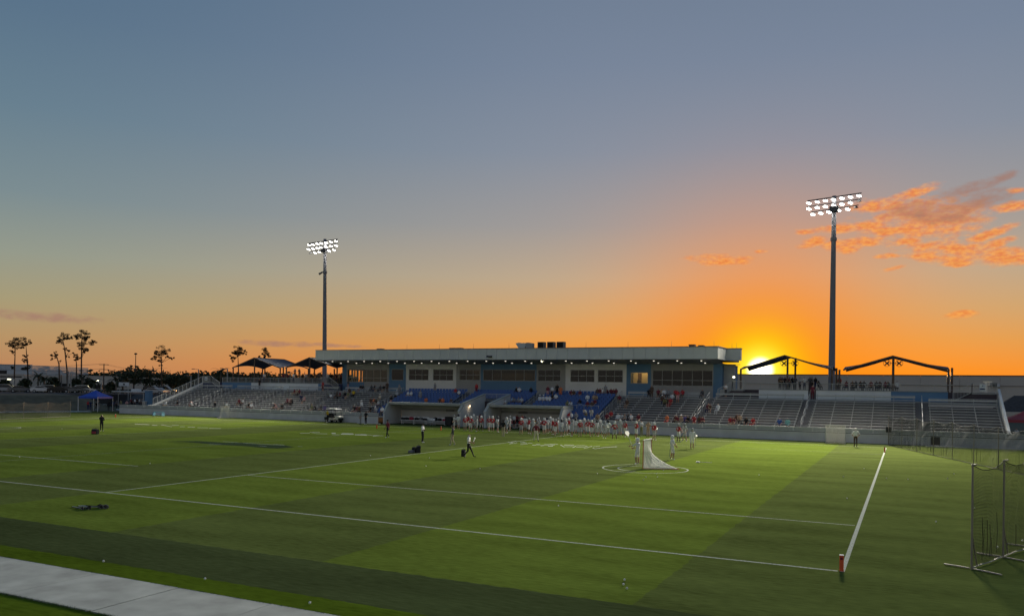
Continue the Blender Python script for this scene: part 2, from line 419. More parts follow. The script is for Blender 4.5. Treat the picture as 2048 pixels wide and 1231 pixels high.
# worn painted letters: strokes laid on the turf
def strokes(name, ox, oy, sc, segs, m):
    mb = MB()
    for (x0, y0, x1, y1, *t) in segs:
        h = (t[0] if t else .55) / 2
        a, b = (ox + x0 / sc, oy + y0 / sc), (ox + x1 / sc, oy + y1 / sc)
        z = .008 + .0006 * len(mb.f)
        mb.face([on_z(a[0], a[1] + h, z), on_z(b[0], b[1] + h, z), on_z(b[0], b[1] - h, z), on_z(a[0], a[1] - h, z)])
    return struct(name, mb, m)
strokes('field_lettering', 1005, 874, 20.48, [(220, 190, 430, 215), (430, 215, 270, 265), (270, 262, 530, 240), (530, 240, 600, 210), (340, 185, 560, 150), (720, 180, 930, 200),
        (730, 290, 1040, 260), (730, 220, 1000, 225), (1050, 230, 1220, 240), (1220, 312, 1370, 315, .9), (1370, 280, 1540, 275), (1560, 338, 1700, 325, 1.1), (1720, 290, 2000, 272),
        (1880, 352, 2040, 340, 1.1), (1380, 300, 1560, 305), (1700, 320, 1900, 330)], M_white)
strokes('field_lettering', 1100, 878, 18.6, [(0, 240, 100, 245, 1.1), (80, 230, 180, 200, .8), (0, 180, 300, 180), (390, 200, 530, 285, 1.2), (530, 205, 900, 212, .8), (520, 270, 840, 265),
        (840, 305, 970, 245, 1.3), (980, 230, 1300, 230), (970, 290, 1320, 290), (1310, 250, 1400, 270, .8), (1260, 325, 1420, 305), (1420, 290, 1570, 250, .8), (1580, 310, 1680, 345, .8),
        (1680, 345, 2010, 300), (1600, 270, 1860, 250), (2010, 300, 2500, 270)], M_white)
strokes('field_lettering', 600, 854, 11.38, [(220, 105, 380, 140), (280, 105, 450, 110), (370, 140, 620, 145), (720, 133, 810, 135, 1.6), (730, 165, 900, 165), (930, 150, 1220, 155, 1.3),
        (960, 130, 1200, 140), (1250, 165, 1520, 175, 1.3), (1380, 150, 1640, 180), (1660, 195, 1800, 185, .9), (0, 132, 220, 130), (1650, 180, 1900, 190)], M_white)
strokes('field_lettering', 260, 838, 10.24, [(100, 95, 400, 108), (450, 118, 560, 122), (640, 110, 860, 150), (860, 125, 1000, 122), (1020, 150, 1120, 150), (1180, 155, 1330, 160), (1380, 170, 1600, 172), (1620, 180, 1860, 186)], M_white)
mb = MB()
mb.face([on_z(330 + x / 6.4, 870 + y / 6.4, .008) for x, y in ((40, 80), (250, 84), (420, 97), (700, 122), (1000, 134), (1300, 162), (1450, 167), (1660, 150), (1540, 126), (1320, 121), (1180, 111), (980, 92), (800, 94), (430, 72), (250, 72), (40, 76))][::1])
struct('midfield_emblem', mb, M_navy)
strokes('midfield_emblem_outline', 330, 870, 6.4, [(740, 76, 1000, 98, .6), (1000, 96, 1530, 128, .6), (1390, 110, 1520, 118, .5), (1700, 140, 1760, 143, .6), (560, 108, 720, 112, .5), (1200, 130, 1300, 140, .6)], M_faint)

# pale scuffs and the ground beyond the far left end
def strip(name, pts, w, m, z=.01, h=None):
    mb = MB()
    for (a, b) in zip(pts[:-1], pts[1:]):
        a, b = Vector((*a, z)), Vector((*b, z)); d = (b - a).normalized(); s = Vector((-d.y, d.x, 0)) * w / 2
        if h: mb.hexa([a - s, b - s, b + s, a + s] + [q + Vector((0, 0, h)) for q in (a - s, b - s, b + s, a + s)])
        else: mb.face([a - s, b - s, b + s, a + s])
    return struct(name, mb, m)
strip('far_footpath', [(-128.6, 10), (-129.2, 78), (-123.5, 89)], 3.2, M_kerb, .012)
strip('kerb', [(-128, 97.6), (-119, 93), (-112, 89.6), (-105, 87.3)], .55, M_kerb, .0, .1)
strip('kerb', [(1.8, 86.2), (12, 87.2)], .16, M_kerb, .0, .09)
strip('kerb', [(-66, 86.6), (-62.4, 86.9)], .16, M_kerb, .0, .07)
mb = MB(); mb.prism([(-131, -.02), (-139.5, 2.4), (-150, 2.6), (-150, -.02)], 'y', 0, 99)
struct('embankment', mb, M_bank)
mb = MB(); mb.hexa([(-400, 0, -.02), (-149, 0, -.02), (-149, 420, -.02), (-400, 420, -.02), (-400, 0, 2.5), (-149, 0, 2.5), (-149, 420, 2.5), (-400, 420, 2.5)])
mb.hexa([(-149, 112, -.02), (-112, 118, -.02), (-112, 420, -.02), (-149, 420, -.02), (-149, 118, 2.5), (-112, 124, 2.5), (-112, 420, 2.5), (-149, 420, 2.5)])
struct('parking_lot', mb, M_asph)

# tufts that overhang the walkway edges
rnd = random.Random(3); mb = MB()
for y0, sg in ((13.985, -1), (11.615, 1)):
    for k in range(5200):
        x = rnd.uniform(-40, 4); y = y0 + sg * rnd.uniform(-.05, .02); h = rnd.uniform(.03, .075); w = rnd.uniform(.006, .014); dx, dy = rnd.uniform(-.03, .03), sg * rnd.uniform(-.01, .05)
        mb.face([(x - w, y, .0), (x + w, y, .0), (x + dx, y + dy, h)])
tag(mb.build('edge_grass', mat('edge_grass_blades', (.07, .115, .015), .9, var=.4, scale=5)), kind='stuff')

# ------------------------------------------------------------------ grandstand
M_alu = mat('aluminium_plank', (.42, .43, .43), .55, .3, var=.08, scale=2)
M_tread = mat('aluminium_tread', (.14, .142, .145), .55, .35, var=.15, scale=1.5)
M_rail = mat('galvanised_rail', (.42, .43, .43), .6, .2, var=.06)
M_step = mat('stair_tread', (.17, .17, .175), .7, .2, var=.15)
M_dkblue = mat('dark_blue_cladding', (.035, .042, .10), .6, var=.1)
M_blue = mat('blue_wall_paint', (.11, .22, .36), .7, var=.05, scale=.8)
M_whitew = mat('white_wall_paint', (.72, .73, .71), .75, var=.05, scale=.8)
M_grey = mat('grey_wall_paint', (.34, .345, .34), .75, var=.05, scale=.8)
M_brown = mat('brown_cladding', (.06, .045, .055), .7, var=.12)
M_deck = mat('deck_concrete', (.30, .31, .31), .8, var=.1)
M_seat = mat('blue_seat_plastic', (.04, .095, .27), .42, var=.1, scale=6)
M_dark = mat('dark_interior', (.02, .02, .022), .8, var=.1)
def rowY(i): return 88.9 + .76 * i
def rowz(i): return 1.43 + .267 * i
AISLE = [-99.6, -88.55, -77.4, -65.7, -54.5, -43.7, -32.4, -21.3, -9.86, 1.6]

gs = thing('grandstand', 'long raked concrete and aluminium grandstand behind the far touchline', 'grandstand', (-50, 97, 0))
def G(mb, name, m): return mb.build(name, m, gs, loc=(50, -97, 0))
# body below the seats, walkway behind the last row, raised decks either side of the press box
for x0, x1 in ((-107.8, -62.6), (-36.8, 8.75)):
    G(MB().prism([(87.735, .85), (88.54, .85), (88.54, .99), (87.735, .99)], 'x', x0, x1), 'front_aisle', M_deck)
mb = MB(); mb.box(-107.8, 8.8, 97.7, 101.45, 3.9, 4.2); G(mb, 'rear_aisle', M_deck)
for q in ((-107.8, -80.6, 99.42, 112, 4.0, 5.2), (-80.4, -20.7, 101.46, 112, 3.6, 4.18), (-20.5, 8.74, 99.42, 112, 4.0, 5.2)): G(MB().box(*q), 'upper_deck', M_deck)
YD = 99.3
for nm, x0, x1, m in (('deck_wall', 445, 503, M_blue), ('deck_wall', 503, 637, M_whitew), ('deck_wall', 637, 646, M_blue), ('deck_wall', 646, 684, M_dkblue), ('deck_wall', 1466, 1518, M_brown),
                      ('deck_wall', 1518, 1616.5, M_whitew), ('deck_wall', 1632, 1782, M_whitew), ('deck_wall', 1782, 1896, M_blue), ('deck_wall', 1896, 1990, M_brown)):
    xa, xb = on_y(x0, 780, YD).x, on_y(x1, 780, YD).x
    G(MB().box(xa + .01, xb - .01, YD - .1, YD + .1, 4.0, 5.26), nm, m)
    if x0 not in (646, 1466, 1896): G(MB().box(xa, xb, YD - .16, YD + .12, 5.262, 5.36), 'coping', M_deck)
xa = on_y(404, 760, YD).x
G(MB().box(xa, on_y(445, 780, YD).x - .02, YD - .1, YD + .1, 4.0, 5.26), 'deck_wall', M_dkblue)
# doorway in the right deck wall
xa, xb = on_y(1616.5, 780, YD).x, on_y(1632, 780, YD).x
G(MB().box(xa + .03, xa + .1, YD - .05, YD + 2.2, 4.2, 6.3).box(xb - .1, xb - .03, YD - .05, YD + 2.2, 4.2, 5.4), 'deck_gate', M_brown)
# stairs from the rear aisle up to the decks
def deck_stair(x0, x1, xl, face):
    """foot x0, head x1, landing from x1 to xl; along x in front of the deck wall"""
    n = 7; z0, z1 = 4.2, 5.2
    for k in range(n):
        a, b = x0 + (x1 - x0) * k / n, x0 + (x1 - x0) * (k + 1) / n; z = z0 + (z1 - z0) * (k + 1) / n
        G(MB().box(a, b, 98.15, 99.18, z - .06, z), 'step', M_step)
    G(MB().prism([(x0, 4.2), (x1, 5.1), (xl, 5.1), (xl, 4.2)], 'y', 98.06, 98.13), 'stair_face', face)
    G(MB().box(x1, xl, 98.05, 99.18, 5.102, 5.22), 'landing', M_deck)
    rb = MB()
    for (a, za), (b, zb) in ((((x0, 4.2)), ((x1, 5.2))), ((x1, 5.2), (xl, 5.2))):
        for h in (1.05, .12): rb.bar((a, 98.08, za + h), (b, 98.08, zb + h), .05, .05)
        m = max(2, int(abs(b - a) / .13))
        for k in range(m + 1):
            t = k / m; x, z = a + (b - a) * t, za + (zb - za) * t
            w = .025 if 0 < k < m else .06
            rb.box(x - w / 2, x + w / 2, 98.08 - w / 2, 98.08 + w / 2, z, z + 1.05)
    G(rb, 'stair_railing', M_rail)
deck_stair(on_y(440, 775, 98.2).x, on_y(424, 760, 98.2).x, on_y(407, 760, 98.2).x, M_dkblue)
deck_stair(on_y(677, 776, 98.2).x, on_y(660, 765, 98.2).x, on_y(643, 765, 98.2).x, M_dkblue)
deck_stair(on_y(1436, 790, 98.2).x, on_y(1465, 770, 98.2).x, on_y(1487, 770, 98.2).x, M_brown)
deck_stair(on_y(1906, 798, 98.2).x, on_y(1944, 766, 98.2).x, on_y(1994, 770, 98.2).x, M_brown)
# railings along the deck edges: a part for each bay
def deck_rail(x0, x1):
    n = max(1, round(abs(x1 - x0) / 1.85))
    for k in range(n):
        a, b = x0 + (x1 - x0) * k / n, x0 + (x1 - x0) * (k + 1) / n; r = MB()
        r.box(a, b, YD - .03, YD + .03, 6.05, 6.10); r.box(a + .03, b, YD - .02, YD + .02, 5.46, 5.49); r.box(a - .03, a + .03, YD - .03, YD + .03, 5.36, 6.05)
        for j in range(1, 12):
            x = a + (b - a) * j / 12; r.box(x - .009, x + .009, YD - .009, YD + .009, 5.49, 6.05)
        G(r, 'railing_bay', M_rail)
deck_rail(on_y(445, 765, YD).x, on_y(643, 765, YD).x)
deck_rail(on_y(1490, 770, YD).x, on_y(1616, 770, YD).x)
deck_rail(on_y(1633, 770, YD).x, on_y(1905, 770, YD).x)
# raked end walls
for x, zb, zt in ((8.87, 1.5, 5.7), (-107.9, 1.5, 5.2)):
    G(MB().prism([(87.75, 0), (87.75, zb), (88.5, zb), (98.6, zt), (98.6, 0)], 'x', x - .09, x + .13), 'end_wall', M_conc2)
r = MB()
for k in range(13):
    t = k / 12; y, z = 88.6 + 9.9 * t, 1.5 + 3.7 * t; r.box(-107.93, -107.87, y - .03, y + .03, z, z + 1.02)
r.bar((-107.9, 88.6, 2.52), (-107.9, 98.5, 6.22), .05, .05)
for k in range(1, 9): r.bar((-107.9, 88.6, 1.5 + k * .11), (-107.9, 98.5, 5.2 + k * .11), .012, .014)
G(r, 'end_fence', M_rail)

# bleacher sections
def bench_section(x0, x1, label, rows=12):
    c = (x0 + x1) / 2; t = thing('bleacher_section', label, 'bleachers', (c, rowY(0), rowz(0) - .43), 0, 'aluminium bleacher sections of the grandstand')
    a, b = x0 - c, x1 - c
    tm = MB().box(a, b, -.35, .41, -.03, 0).box(a, b, -.36, -.33, -.267, -.03).mesh('tread', M_tread)
    pm = MB().box(a, b, -.14, .14, .39, .43).box(a, b, -.145, -.115, .36, .392)
    n = max(2, round((b - a) / 2.05))
    for k in range(n + 1):
        x = a + .12 + (b - a - .24) * k / n; pm.box(x - .028, x + .028, -.12, .1, 0, .385)
    pm = pm.mesh('seat_plank', M_alu)
    for i in range(rows):
        obj('tread', tm, t, (0, .76 * i, .267 * i)); obj('seat_plank', pm, t, (0, .76 * i, .267 * i))
    br = MB().box(a, b, .40, .44, .62, .80).box(a, b, .40, .43, .86, .90)
    for k in range(n + 1):
        x = a + .12 + (b - a - .24) * k / n; br.box(x - .03, x + .03, .36, .402, 0, .9)
    obj('back_rail', br.mesh('back_rail', M_alu), t, (0, .76 * (rows - 1), .267 * (rows - 1)))
    return t
bench_section(-107.7, -100.25, 'short aluminium bleacher section at the far left end of the grandstand')
bench_section(-98.95, -89.2, 'aluminium bleachers behind the small goal, under the left shade sails')
bench_section(-87.9, -78.05, 'aluminium bleachers left of the golf cart, below the white deck wall')
bench_section(-76.75, -66.35, 'aluminium bleachers behind the golf cart, beside the blue seats')
bench_section(-31.75, -21.95, 'aluminium bleachers right of the blue seats, below the wide dark window')
bench_section(-20.65, -10.5, 'aluminium bleachers below the setting sun')
bench_section(-9.2, .97, 'empty aluminium bleachers in front of the right light tower')
bench_section(2.23, 8.65, 'last empty aluminium bleachers at the right end of the grandstand', 11)

# blue seats
sm = MB(); sm.box(-.22, .22, -.20, .17, .40, .44)
sm.prism([(.13, .42), (.18, .42), (.27, .82), (.235, .84)], 'x', -.22, .22); sm.box(-.03, .03, .1, .2, 0, .40)
SEAT = sm.mesh('seat', M_seat)
def seat_section(label, rows):
    """rows: {row: [(x0,x1),...]}"""
    xs = [q for r in rows.values() for p in r for q in p]; c = (min(xs) + max(xs)) / 2
    t = thing('seat_section', label, 'stadium seats', (c, rowY(0), rowz(0) - .43), 0, 'blue seat sections of the grandstand')
    for i, ivs in rows.items():
        for (x0, x1) in ivs:
            MB().box(x0 - c, x1 - c, -.35, .41, -.03, 0).box(x0 - c, x1 - c, -.36, -.33, -.267, -.03).build('tread', M_deck, t, loc=(0, .76 * i, .267 * i))
            n = int((x1 - x0) / .52)
            for k in range(n):
                obj('seat', SEAT, t, ((x0 + x1) / 2 - c + (k - (n - 1) / 2) * .52, .76 * i, .267 * i))
    return t
TL, TR = -50.85, -47.1            # tunnel sides
D1L, D2R = -62.4, -36.95
seat_section('blue seats above the left dugout', {i: ([(-65.05, D1L - .25)] if i < 4 else [(-65.05, -55.15)]) for i in range(12)})
seat_section('blue seats around the players tunnel between the dugouts', {i: ([(-53.85, TL - .3), (TR + .3, -44.35)] if i < 8 else [(-53.85, -44.35)]) for i in range(4, 12)})
seat_section('blue seats above the right dugout and beside it', {i: ([(D2R + .25, -33.05)] if i < 4 else [(-43.05, -33.05)]) for i in range(12)})

# aisles with half steps
def aisle(x, label, first=0):
    t = thing('aisle_stairs', label, 'stairs', (x, rowY(first), rowz(first) - .43), 0, 'aisle stairs of the grandstand')
    sm = MB().box(-.64, .64, -.35, .03, -.3, 0).mesh('step', M_step); nm = MB().box(-.64, .64, -.35, .03, -.3, 0).mesh('step', M_step)
    for i in range(0, 12 - first):
        obj('step', sm, t, (0, .76 * i, .267 * i)); obj('step', nm, t, (0, .76 * i + .38, .267 * i + .133))
AL = ['far left', 'behind the small goal', 'left of the golf cart', 'beside the left edge of the blue seats', 'through the blue seats above the left dugout', 'through the blue seats above the right dugout',
      'beside the right edge of the blue seats', 'below the right corner of the press box', 'leading up to the brown doorway', 'between the two empty right-hand sections']
AL[0] = 'nearest the far left end of the grandstand'
for k, x in enumerate(AISLE): aisle(x, 'grey aisle stairs ' + AL[k], 4 if k in (4, 5) else 0)
def handrail(x, i0, label):
    z, y = rowz(i0) - .43, rowY(i0) - .1
    t = thing('handrail', label, 'handrail', (x, y, z), 0, 'handrails in the middle of the aisles')
    L, H = 1.52, .534
    MB().tube((0, 0, 0), (0, 0, .95), .028, n=6).build('post', M_rail, t); MB().tube((0, L, H), (0, L, H + .95), .028, n=6).build('post', M_rail, t)
    MB().tube((0, 0, .95), (0, L, H + .95), .026, n=6).build('top_rail', M_rail, t); MB().tube((0, 0, .5), (0, L, H + .5), .02, n=6).build('lower_rail', M_rail, t)
HN = ['lowest', 'second lowest', 'third lowest', 'topmost']
for k, x in enumerate(AISLE):
    js = [i for i in (0, 3, 6, 9) if not (k in (4, 5) and i < 3)]
    for i in js:
        i2 = max(i, 4) if k in (4, 5) else i
        handrail(x, i2, '%s aluminium handrail in the aisle %s' % (HN[i // 3], AL[k]))

# dugouts and players tunnel
def side_wall(name, x, w, low, high, yb, ztop, m=M_conc2):
    G(MB().prism([(87.62, 0), (87.62, low), (88.55, high), (yb, ztop), (yb, 0)], 'x', x - w / 2, x + w / 2), name, m)
    G(MB().prism([(87.58, low), (87.58, low + .12), (88.5, high + .12), (yb, ztop + .12), (yb, ztop + .005), (88.55, high + .005), (87.62, low + .005)], 'x', x - w / 2 - .04, x + w / 2 + .04), 'wall_coping', M_conc)
side_wall('dugout_side_wall', D1L, .22, 1.36, 2.60, 91.6, 2.60)
side_wall('dugout_side_wall', D2R, .22, 1.30, 2.60, 91.6, 2.60)
for x in (TL, TR):
    G(MB().prism([(87.62, 0), (87.62, 1.86), (88.55, 2.62), (88.6, 2.9), (94.5, 4.1), (94.5, 0)], 'x', x - .14, x + .14), 'tunnel_wall', M_conc2)
    G(MB().prism([(87.6, 1.865), (87.58, 1.98), (88.5, 2.78), (88.55, 3.02), (94.5, 4.22), (94.5, 4.105), (88.62, 2.905), (88.57, 2.625)], 'x', x - .19, x + .19), 'wall_coping', M_conc)
for a, b in ((D1L, TL - .15), (TR + .15, D2R)):
    G(MB().box(a - .1, b, 88.58, 91.95, 2.62, 2.9), 'dugout_roof', M_conc); G(MB().box(a + .12, b, 91.62, 91.8, 0, 2.6), 'dugout_back_wall', M_conc2)
    G(MB().box(a + .12, b, 88.7, 91.6, 2.56, 2.6), 'dugout_ceiling', M_deck)
G(MB().box(TL + .15, TR - .15, 94.3, 94.5, 2.35, 3.16), 'tunnel_lintel', M_brown)
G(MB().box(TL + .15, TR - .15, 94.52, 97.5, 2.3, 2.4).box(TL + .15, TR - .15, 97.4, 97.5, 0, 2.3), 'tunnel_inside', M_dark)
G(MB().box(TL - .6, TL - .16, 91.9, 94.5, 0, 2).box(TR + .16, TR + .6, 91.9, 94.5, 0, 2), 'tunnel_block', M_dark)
r = MB()
for k in range(3):
    x = TL + .2 + (TR - TL - .4) * k / 2; r.tube((x, 94.4, 3.16), (x, 94.4, 4.2), .03, n=6)
for z in (4.2, 3.3): r.tube((TL + .2, 94.4, z), (TR - .2, 94.4, z), .028, n=6)
for k in range(1, 26):
    x = TL + .2 + (TR - TL - .4) * k / 26; r.box(x - .01, x + .01, 94.39, 94.41, 3.3, 4.2)
G(r, 'tunnel_railing', M_rail)
# cross railing in front of the right blue seats
r = MB(); xa, xb = on_y(1139, 815, rowY(4) - .4).x, on_y(1197, 815, rowY(4) - .4).x; zt = rowz(4) - .43
for k in range(5):
    x = xa + (xb - xa) * k / 4; r.tube((x, rowY(4) - .4, zt - .3), (x, rowY(4) - .4, zt + .95), .026, n=6)
for h in (.95, .45): r.tube((xa, rowY(4) - .4, zt + h), (xb, rowY(4) - .4, zt + h), .024, n=6)
G(r, 'seat_railing', M_rail)
r = MB(); xa, xb = on_y(757, 800, rowY(4) - .4).x, on_y(775, 803, rowY(4) - .4).x
for k in range(4):
    x = xa + (xb - xa) * k / 3; r.tube((x, rowY(4) - .4, zt - .3), (x, rowY(4) - .4, zt + .95), .026, n=6)
for h in (.95, .45): r.tube((xa, rowY(4) - .4, zt + h), (xb, rowY(4) - .4, zt + h), .024, n=6)
G(r, 'seat_railing', M_rail)

# front wall and its railing panels
M_frm = mat('panel_frame', (.60, .61, .61), .6, .1, var=.05)
M_mesh = mat('pale_mesh_infill', (.36, .38, .39), .6, .2, var=.08)
for nm, x0, x1, lb in (('perimeter_wall', -114.5, D1L - .95, 'low grey perimeter wall left of the dugouts, behind the golf cart'), ('perimeter_wall', D2R - .1, 18, 'low grey perimeter wall right of the dugouts, behind the lined up players')):
    w = thing(nm, lb, 'wall', (x0, 87.65, 0))
    MB().box(0, x1 - x0, -.06, .08, 0, .88).build('wall_base', M_conc2, w)
    MB().box(0, x1 - x0, -.09, .1, .8815, .93).build('wall_cap', M_conc2, w)
    MB().box(0, x1 - x0, -.05, .05, .932, .985).build('gap_shade_strip', M_dark, w)  # near-black strip stands in for the shade in the gap below the panels
    n = round((x1 - x0) / 1.92); d = (x1 - x0) / n
    fm = MB().box(.03, d - .03, -.025, .025, 1.37, 1.42).box(.03, d - .03, -.025, .025, .99, 1.03).box(.03, .07, -.025, .025, 1.0, 1.37).box(d - .07, d - .03, -.025, .025, 1.0, 1.37)
    for k in range(1, 16): fm.box(.07 + (d - .14) * k / 16 - .008, .07 + (d - .14) * k / 16 + .008, -.012, .012, 1.0, 1.37)
    fm.box(-.0, .03, -.03, .03, .93, 1.42)
    fm = fm.mesh('railing_panel', M_frm); im = MB().box(.075, d - .075, .014, .022, 1.004, 1.366).mesh('panel_infill', M_mesh)
    for k in range(n):
        p = obj('railing_panel', fm, w, (d * k, 0, 0)); obj('panel_infill', im, p)
# ------------------------------------------------------------------ press box
M_fas = mat('fascia_metal', (.55, .57, .555), .6, .0, var=.04, scale=.5)
M_cope = mat('roof_coping', (.30, .26, .25), .5, .3, var=.05)
M_soff = mat('soffit_panel', (.22, .22, .22), .7, var=.06)
M_frame = mat('window_frame', (.30, .31, .31), .45, .4, var=.05)
M_glass = glass_mat('dark_glass', (.34, .36, .35)); M_glass2 = glass_mat('clear_glass', (.96, .94, .80))
M_blind = mat('tan_blind', (.22, .19, .13), .8, var=.08)
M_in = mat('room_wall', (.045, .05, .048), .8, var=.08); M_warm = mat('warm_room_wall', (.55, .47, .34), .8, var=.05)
M_door = mat('brown_door', (.09, .05, .035), .6, var=.08)
M_lens = mat('downlight_lens', (1, 1, 1), .4, var=0, emit=(255, 244, 226), es=1.8)
M_troff = mat('ceiling_lamp', (1, 1, 1), .4, var=0, emit=(255, 214, 150), es=5.5)
M_dimtroff = mat('dim_ceiling_lamp', (1, 1, 1), .4, var=0, emit=(255, 214, 150), es=1.1)
YW = 101.5
pb = thing('press_box', 'long flat roofed press box with blue, white and grey walls above the stands', 'building', (-50.6, YW, 4.2))
def P(mb, name, m, parent=None):
    o = mb.build(name, m, parent if parent is not None else pb)
    if parent is None: o.location = (50.6, -YW, -4.2)
    return o
def WX(x, y=750): return on_y(x, y, YW).x
ZB, ZT = 4.2, 8.42
def wall_with(x0, x1, wins, m, low=None):
    """a stretch of wall with window openings cut out; low: other paint below the sills"""
    mb = MB(); lowb = MB()
    if not wins: mb.box(x0, x1, YW, YW + .22, ZB, ZT); P(mb, 'wall_panel', m); return
    zs, zh = min(w[2] for w in wins), max(w[3] for w in wins)
    (lowb if low else mb).box(x0, x1, YW, YW + .22, ZB, zs); mb.box(x0, x1, YW, YW + .22, zh, ZT)
    xs = [x0] + [v for w in wins for v in (w[0], w[1])] + [x1]
    for k in range(0, len(xs), 2): mb.box(xs[k], xs[k + 1], YW, YW + .22, zs, zh)
    for w in wins:
        if w[3] < zh - .01: mb.box(w[0], w[1], YW, YW + .22, w[3], zh)
        if w[2] > zs + .01: mb.box(w[0], w[1], YW, YW + .22, zs, w[2])
    P(mb, 'wall_panel', m)
    if low: P(lowb, 'wall_panel', low)
def window(x0, x1, z0, z1, cols, rows, g, shade=0, shade_m=None):
    """cols: list of fractions; rows: list of fractions from the sill"""
    f = MB(); t = .035; y0, y1 = YW + .04, YW + .12
    for x in (x0 + t, x1 - t): f.box(x - t, x + t, y0, y1, z0, z1)
    for z in (z0 + t, z1 - t): f.box(x0 + 2 * t, x1 - 2 * t, y0, y1, z - t, z + t)
    cs, rs = [0] + cols + [1], [0] + rows + [1]
    for c in cols: x = x0 + (x1 - x0) * c; f.box(x - t, x + t, y0 + .005, y1 - .005, z0 + 2 * t, z1 - 2 * t)
    for r in rows: z = z0 + (z1 - z0) * r; f.box(x0 + 2 * t, x1 - 2 * t, y0 + .008, y1 - .008, z - t, z + t)
    fo = P(f, 'window', M_frame)
    for i in range(len(cs) - 1):
        for j in range(len(rs) - 1):
            a, b = x0 + (x1 - x0) * cs[i], x0 + (x1 - x0) * cs[i + 1]; c, d = z0 + (z1 - z0) * rs[j], z0 + (z1 - z0) * rs[j + 1]
            MB().box(a + t, b - t, YW + .07, YW + .085, c + t, d - t).build('pane', g, fo)
    if shade: MB().box(x0 + .05, x1 - .05, YW + .16, YW + .18, z1 - (z1 - z0) * shade, z1 - .03).build('blind', shade_m or M_blind, fo)
    return fo
def third(n): return [k / n for k in range(1, n)]
z0, z1 = 5.98, 7.65
e0 = WX(684.4); e1 = WX(693); e2 = WX(778); e3 = WX(812); e4 = WX(912.6); e5 = WX(961.5); e6 = WX(1073); e7 = WX(1131); e8 = WX(1253); e9 = WX(1302); e10 = WX(1426.5); e11 = WX(1443.7)
wall_with(e0, e1, [], M_blue)
w = (WX(695), WX(774.5), 5.6, 7.6); wall_with(e1, e2, [w], M_grey, M_grey); window(*w, [.13, .27, .385, .485, .66, .83], [.34], M_glass2)
P(MB().box(e1 + .02, WX(728), YW - .006, YW - .001, ZB, 5.56), 'paint_band', M_blue)
w = (WX(783), WX(806.7), 5.94, 7.67); wall_with(e2, e3, [w], M_blue); window(*w, [], [], M_glass, .4, M_grey)
w3, w4 = (WX(817.6), WX(857), z0, z1), (WX(866), WX(906.4), z0, z1)
wall_with(e3, e4, [w3, w4], M_whitew); window(*w3, third(3), [.5], M_glass); window(*w4, third(3), [.5], M_glass)
w = (WX(918.8), WX(959.8), z0 + .07, z1); wall_with(e4, e5, [w], M_grey); window(*w, third(3), [.5], M_glass, .0)
w = (WX(966), WX(1070.5), z0 + .04, z1); wall_with(e5, e6, [w], M_blue); window(*w, [.18, .355, .63, .79], [], M_glass, .32)
w = (WX(1075.7), WX(1121.3), z0 + .05, z1); wall_with(e6, e7, [w], M_grey); window(*w, third(3), [.48], M_glass)
w3, w4 = (WX(1140.8), WX(1189), z0, z1), (WX(1195.6), WX(1245.7), z0, z1)
wall_with(e7, e8, [w3, w4], M_whitew); window(*w3, third(3), [.5], M_glass); window(*w4, third(3), [.5], M_glass)
w = (WX(1261), WX(1296), 5.85, 7.34); wall_with(e8, e9, [w], M_blue); window(*w, [], [], M_glass2)
w = (WX(1305), WX(1425.7), 5.6, 7.64); wall_with(e9, e10, [w], M_grey); window(*w, third(6), [.36], M_glass)
wall_with(e10, e11, [], M_blue)
# side walls with narrow windows; the low sun shows through the left ones
def side(x, sgn, ys, z0, z1, m):
    mb = MB(); a, b = (x, x + .2) if sgn > 0 else (x - .2, x)
    mb.box(a, b, YW + .225, 112, ZB, z0).box(a, b, YW + .225, 112, z1, ZT)
    k = [YW + .225] + [q for p in ys for q in p] + [112]
    for i in range(0, len(k), 2): mb.box(a, b, k[i], k[i + 1], z0, z1)
    P(mb, 'side_wall', m)
    for (p, q) in ys:
        f = P(MB().box(a + .06, a + .14, p, p + .04, z0, z1).box(a + .06, a + .14, q - .04, q, z0, z1), 'side_window', M_frame)
        MB().box(a + .09, a + .105, p + .04, q - .04, z0, z1).build('pane', M_glass2, f)
ys = [(103.1, 103.8), (104.0, 104.52), (104.65, 105.18), (105.31, 106.11), (106.38, 106.85)]
side(e0, 1, ys, 5.6, 7.5, M_blue)
side(e11, -1, [(102.9, 104.2), (104.6, 105.1), (105.3, 105.8), (106.0, 106.4)], 5.6, 7.6, M_blue)
P(MB().box(e11 + .02, on_y(1470.5, 735, 102.6).x, 102.5, 102.9, ZB, ZT), 'wing_wall', M_grey); P(MB().box(e0 - 1.3, e0 - .02, 109, 109.2, ZB, ZT), 'wing_wall', M_grey)
# rooms behind the glass
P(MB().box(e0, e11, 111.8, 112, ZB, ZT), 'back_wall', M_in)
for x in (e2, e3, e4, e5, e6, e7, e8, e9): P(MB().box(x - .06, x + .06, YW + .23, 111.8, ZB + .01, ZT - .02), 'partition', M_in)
P(MB().box(e0, e11, YW + .23, 112, ZT, ZT + .1), 'ceiling', M_soff)
P(MB().box(e8 + .07, e9 - .07, 104.3, 104.4, ZB, ZT - .05), 'lit_room_wall', M_warm)
P(MB().box(WX(1268) - .3, WX(1274.5) - .25, 104.22, 104.29, 5.2, 7.3), 'door', M_door)
P(MB().box(e8 + .5, e9 - .5, 102.6, 103.8, ZT - .07, ZT - .03), 'room_lamp', M_troff)
P(MB().box(e4 + .07, e5 - .07, 104.6, 104.7, ZB, ZT - .05).box(e5 + .07, e6 - .07, 104.6, 104.7, ZB, ZT - .05), 'room_back_wall', M_warm)
P(MB().box(e4 + .6, e5 - .6, 103, 103.8, ZT - .07, ZT - .03).box(e5 + 1, e6 - 1, 103, 103.6, ZT - .07, ZT - .03), 'room_lamp', M_dimtroff)
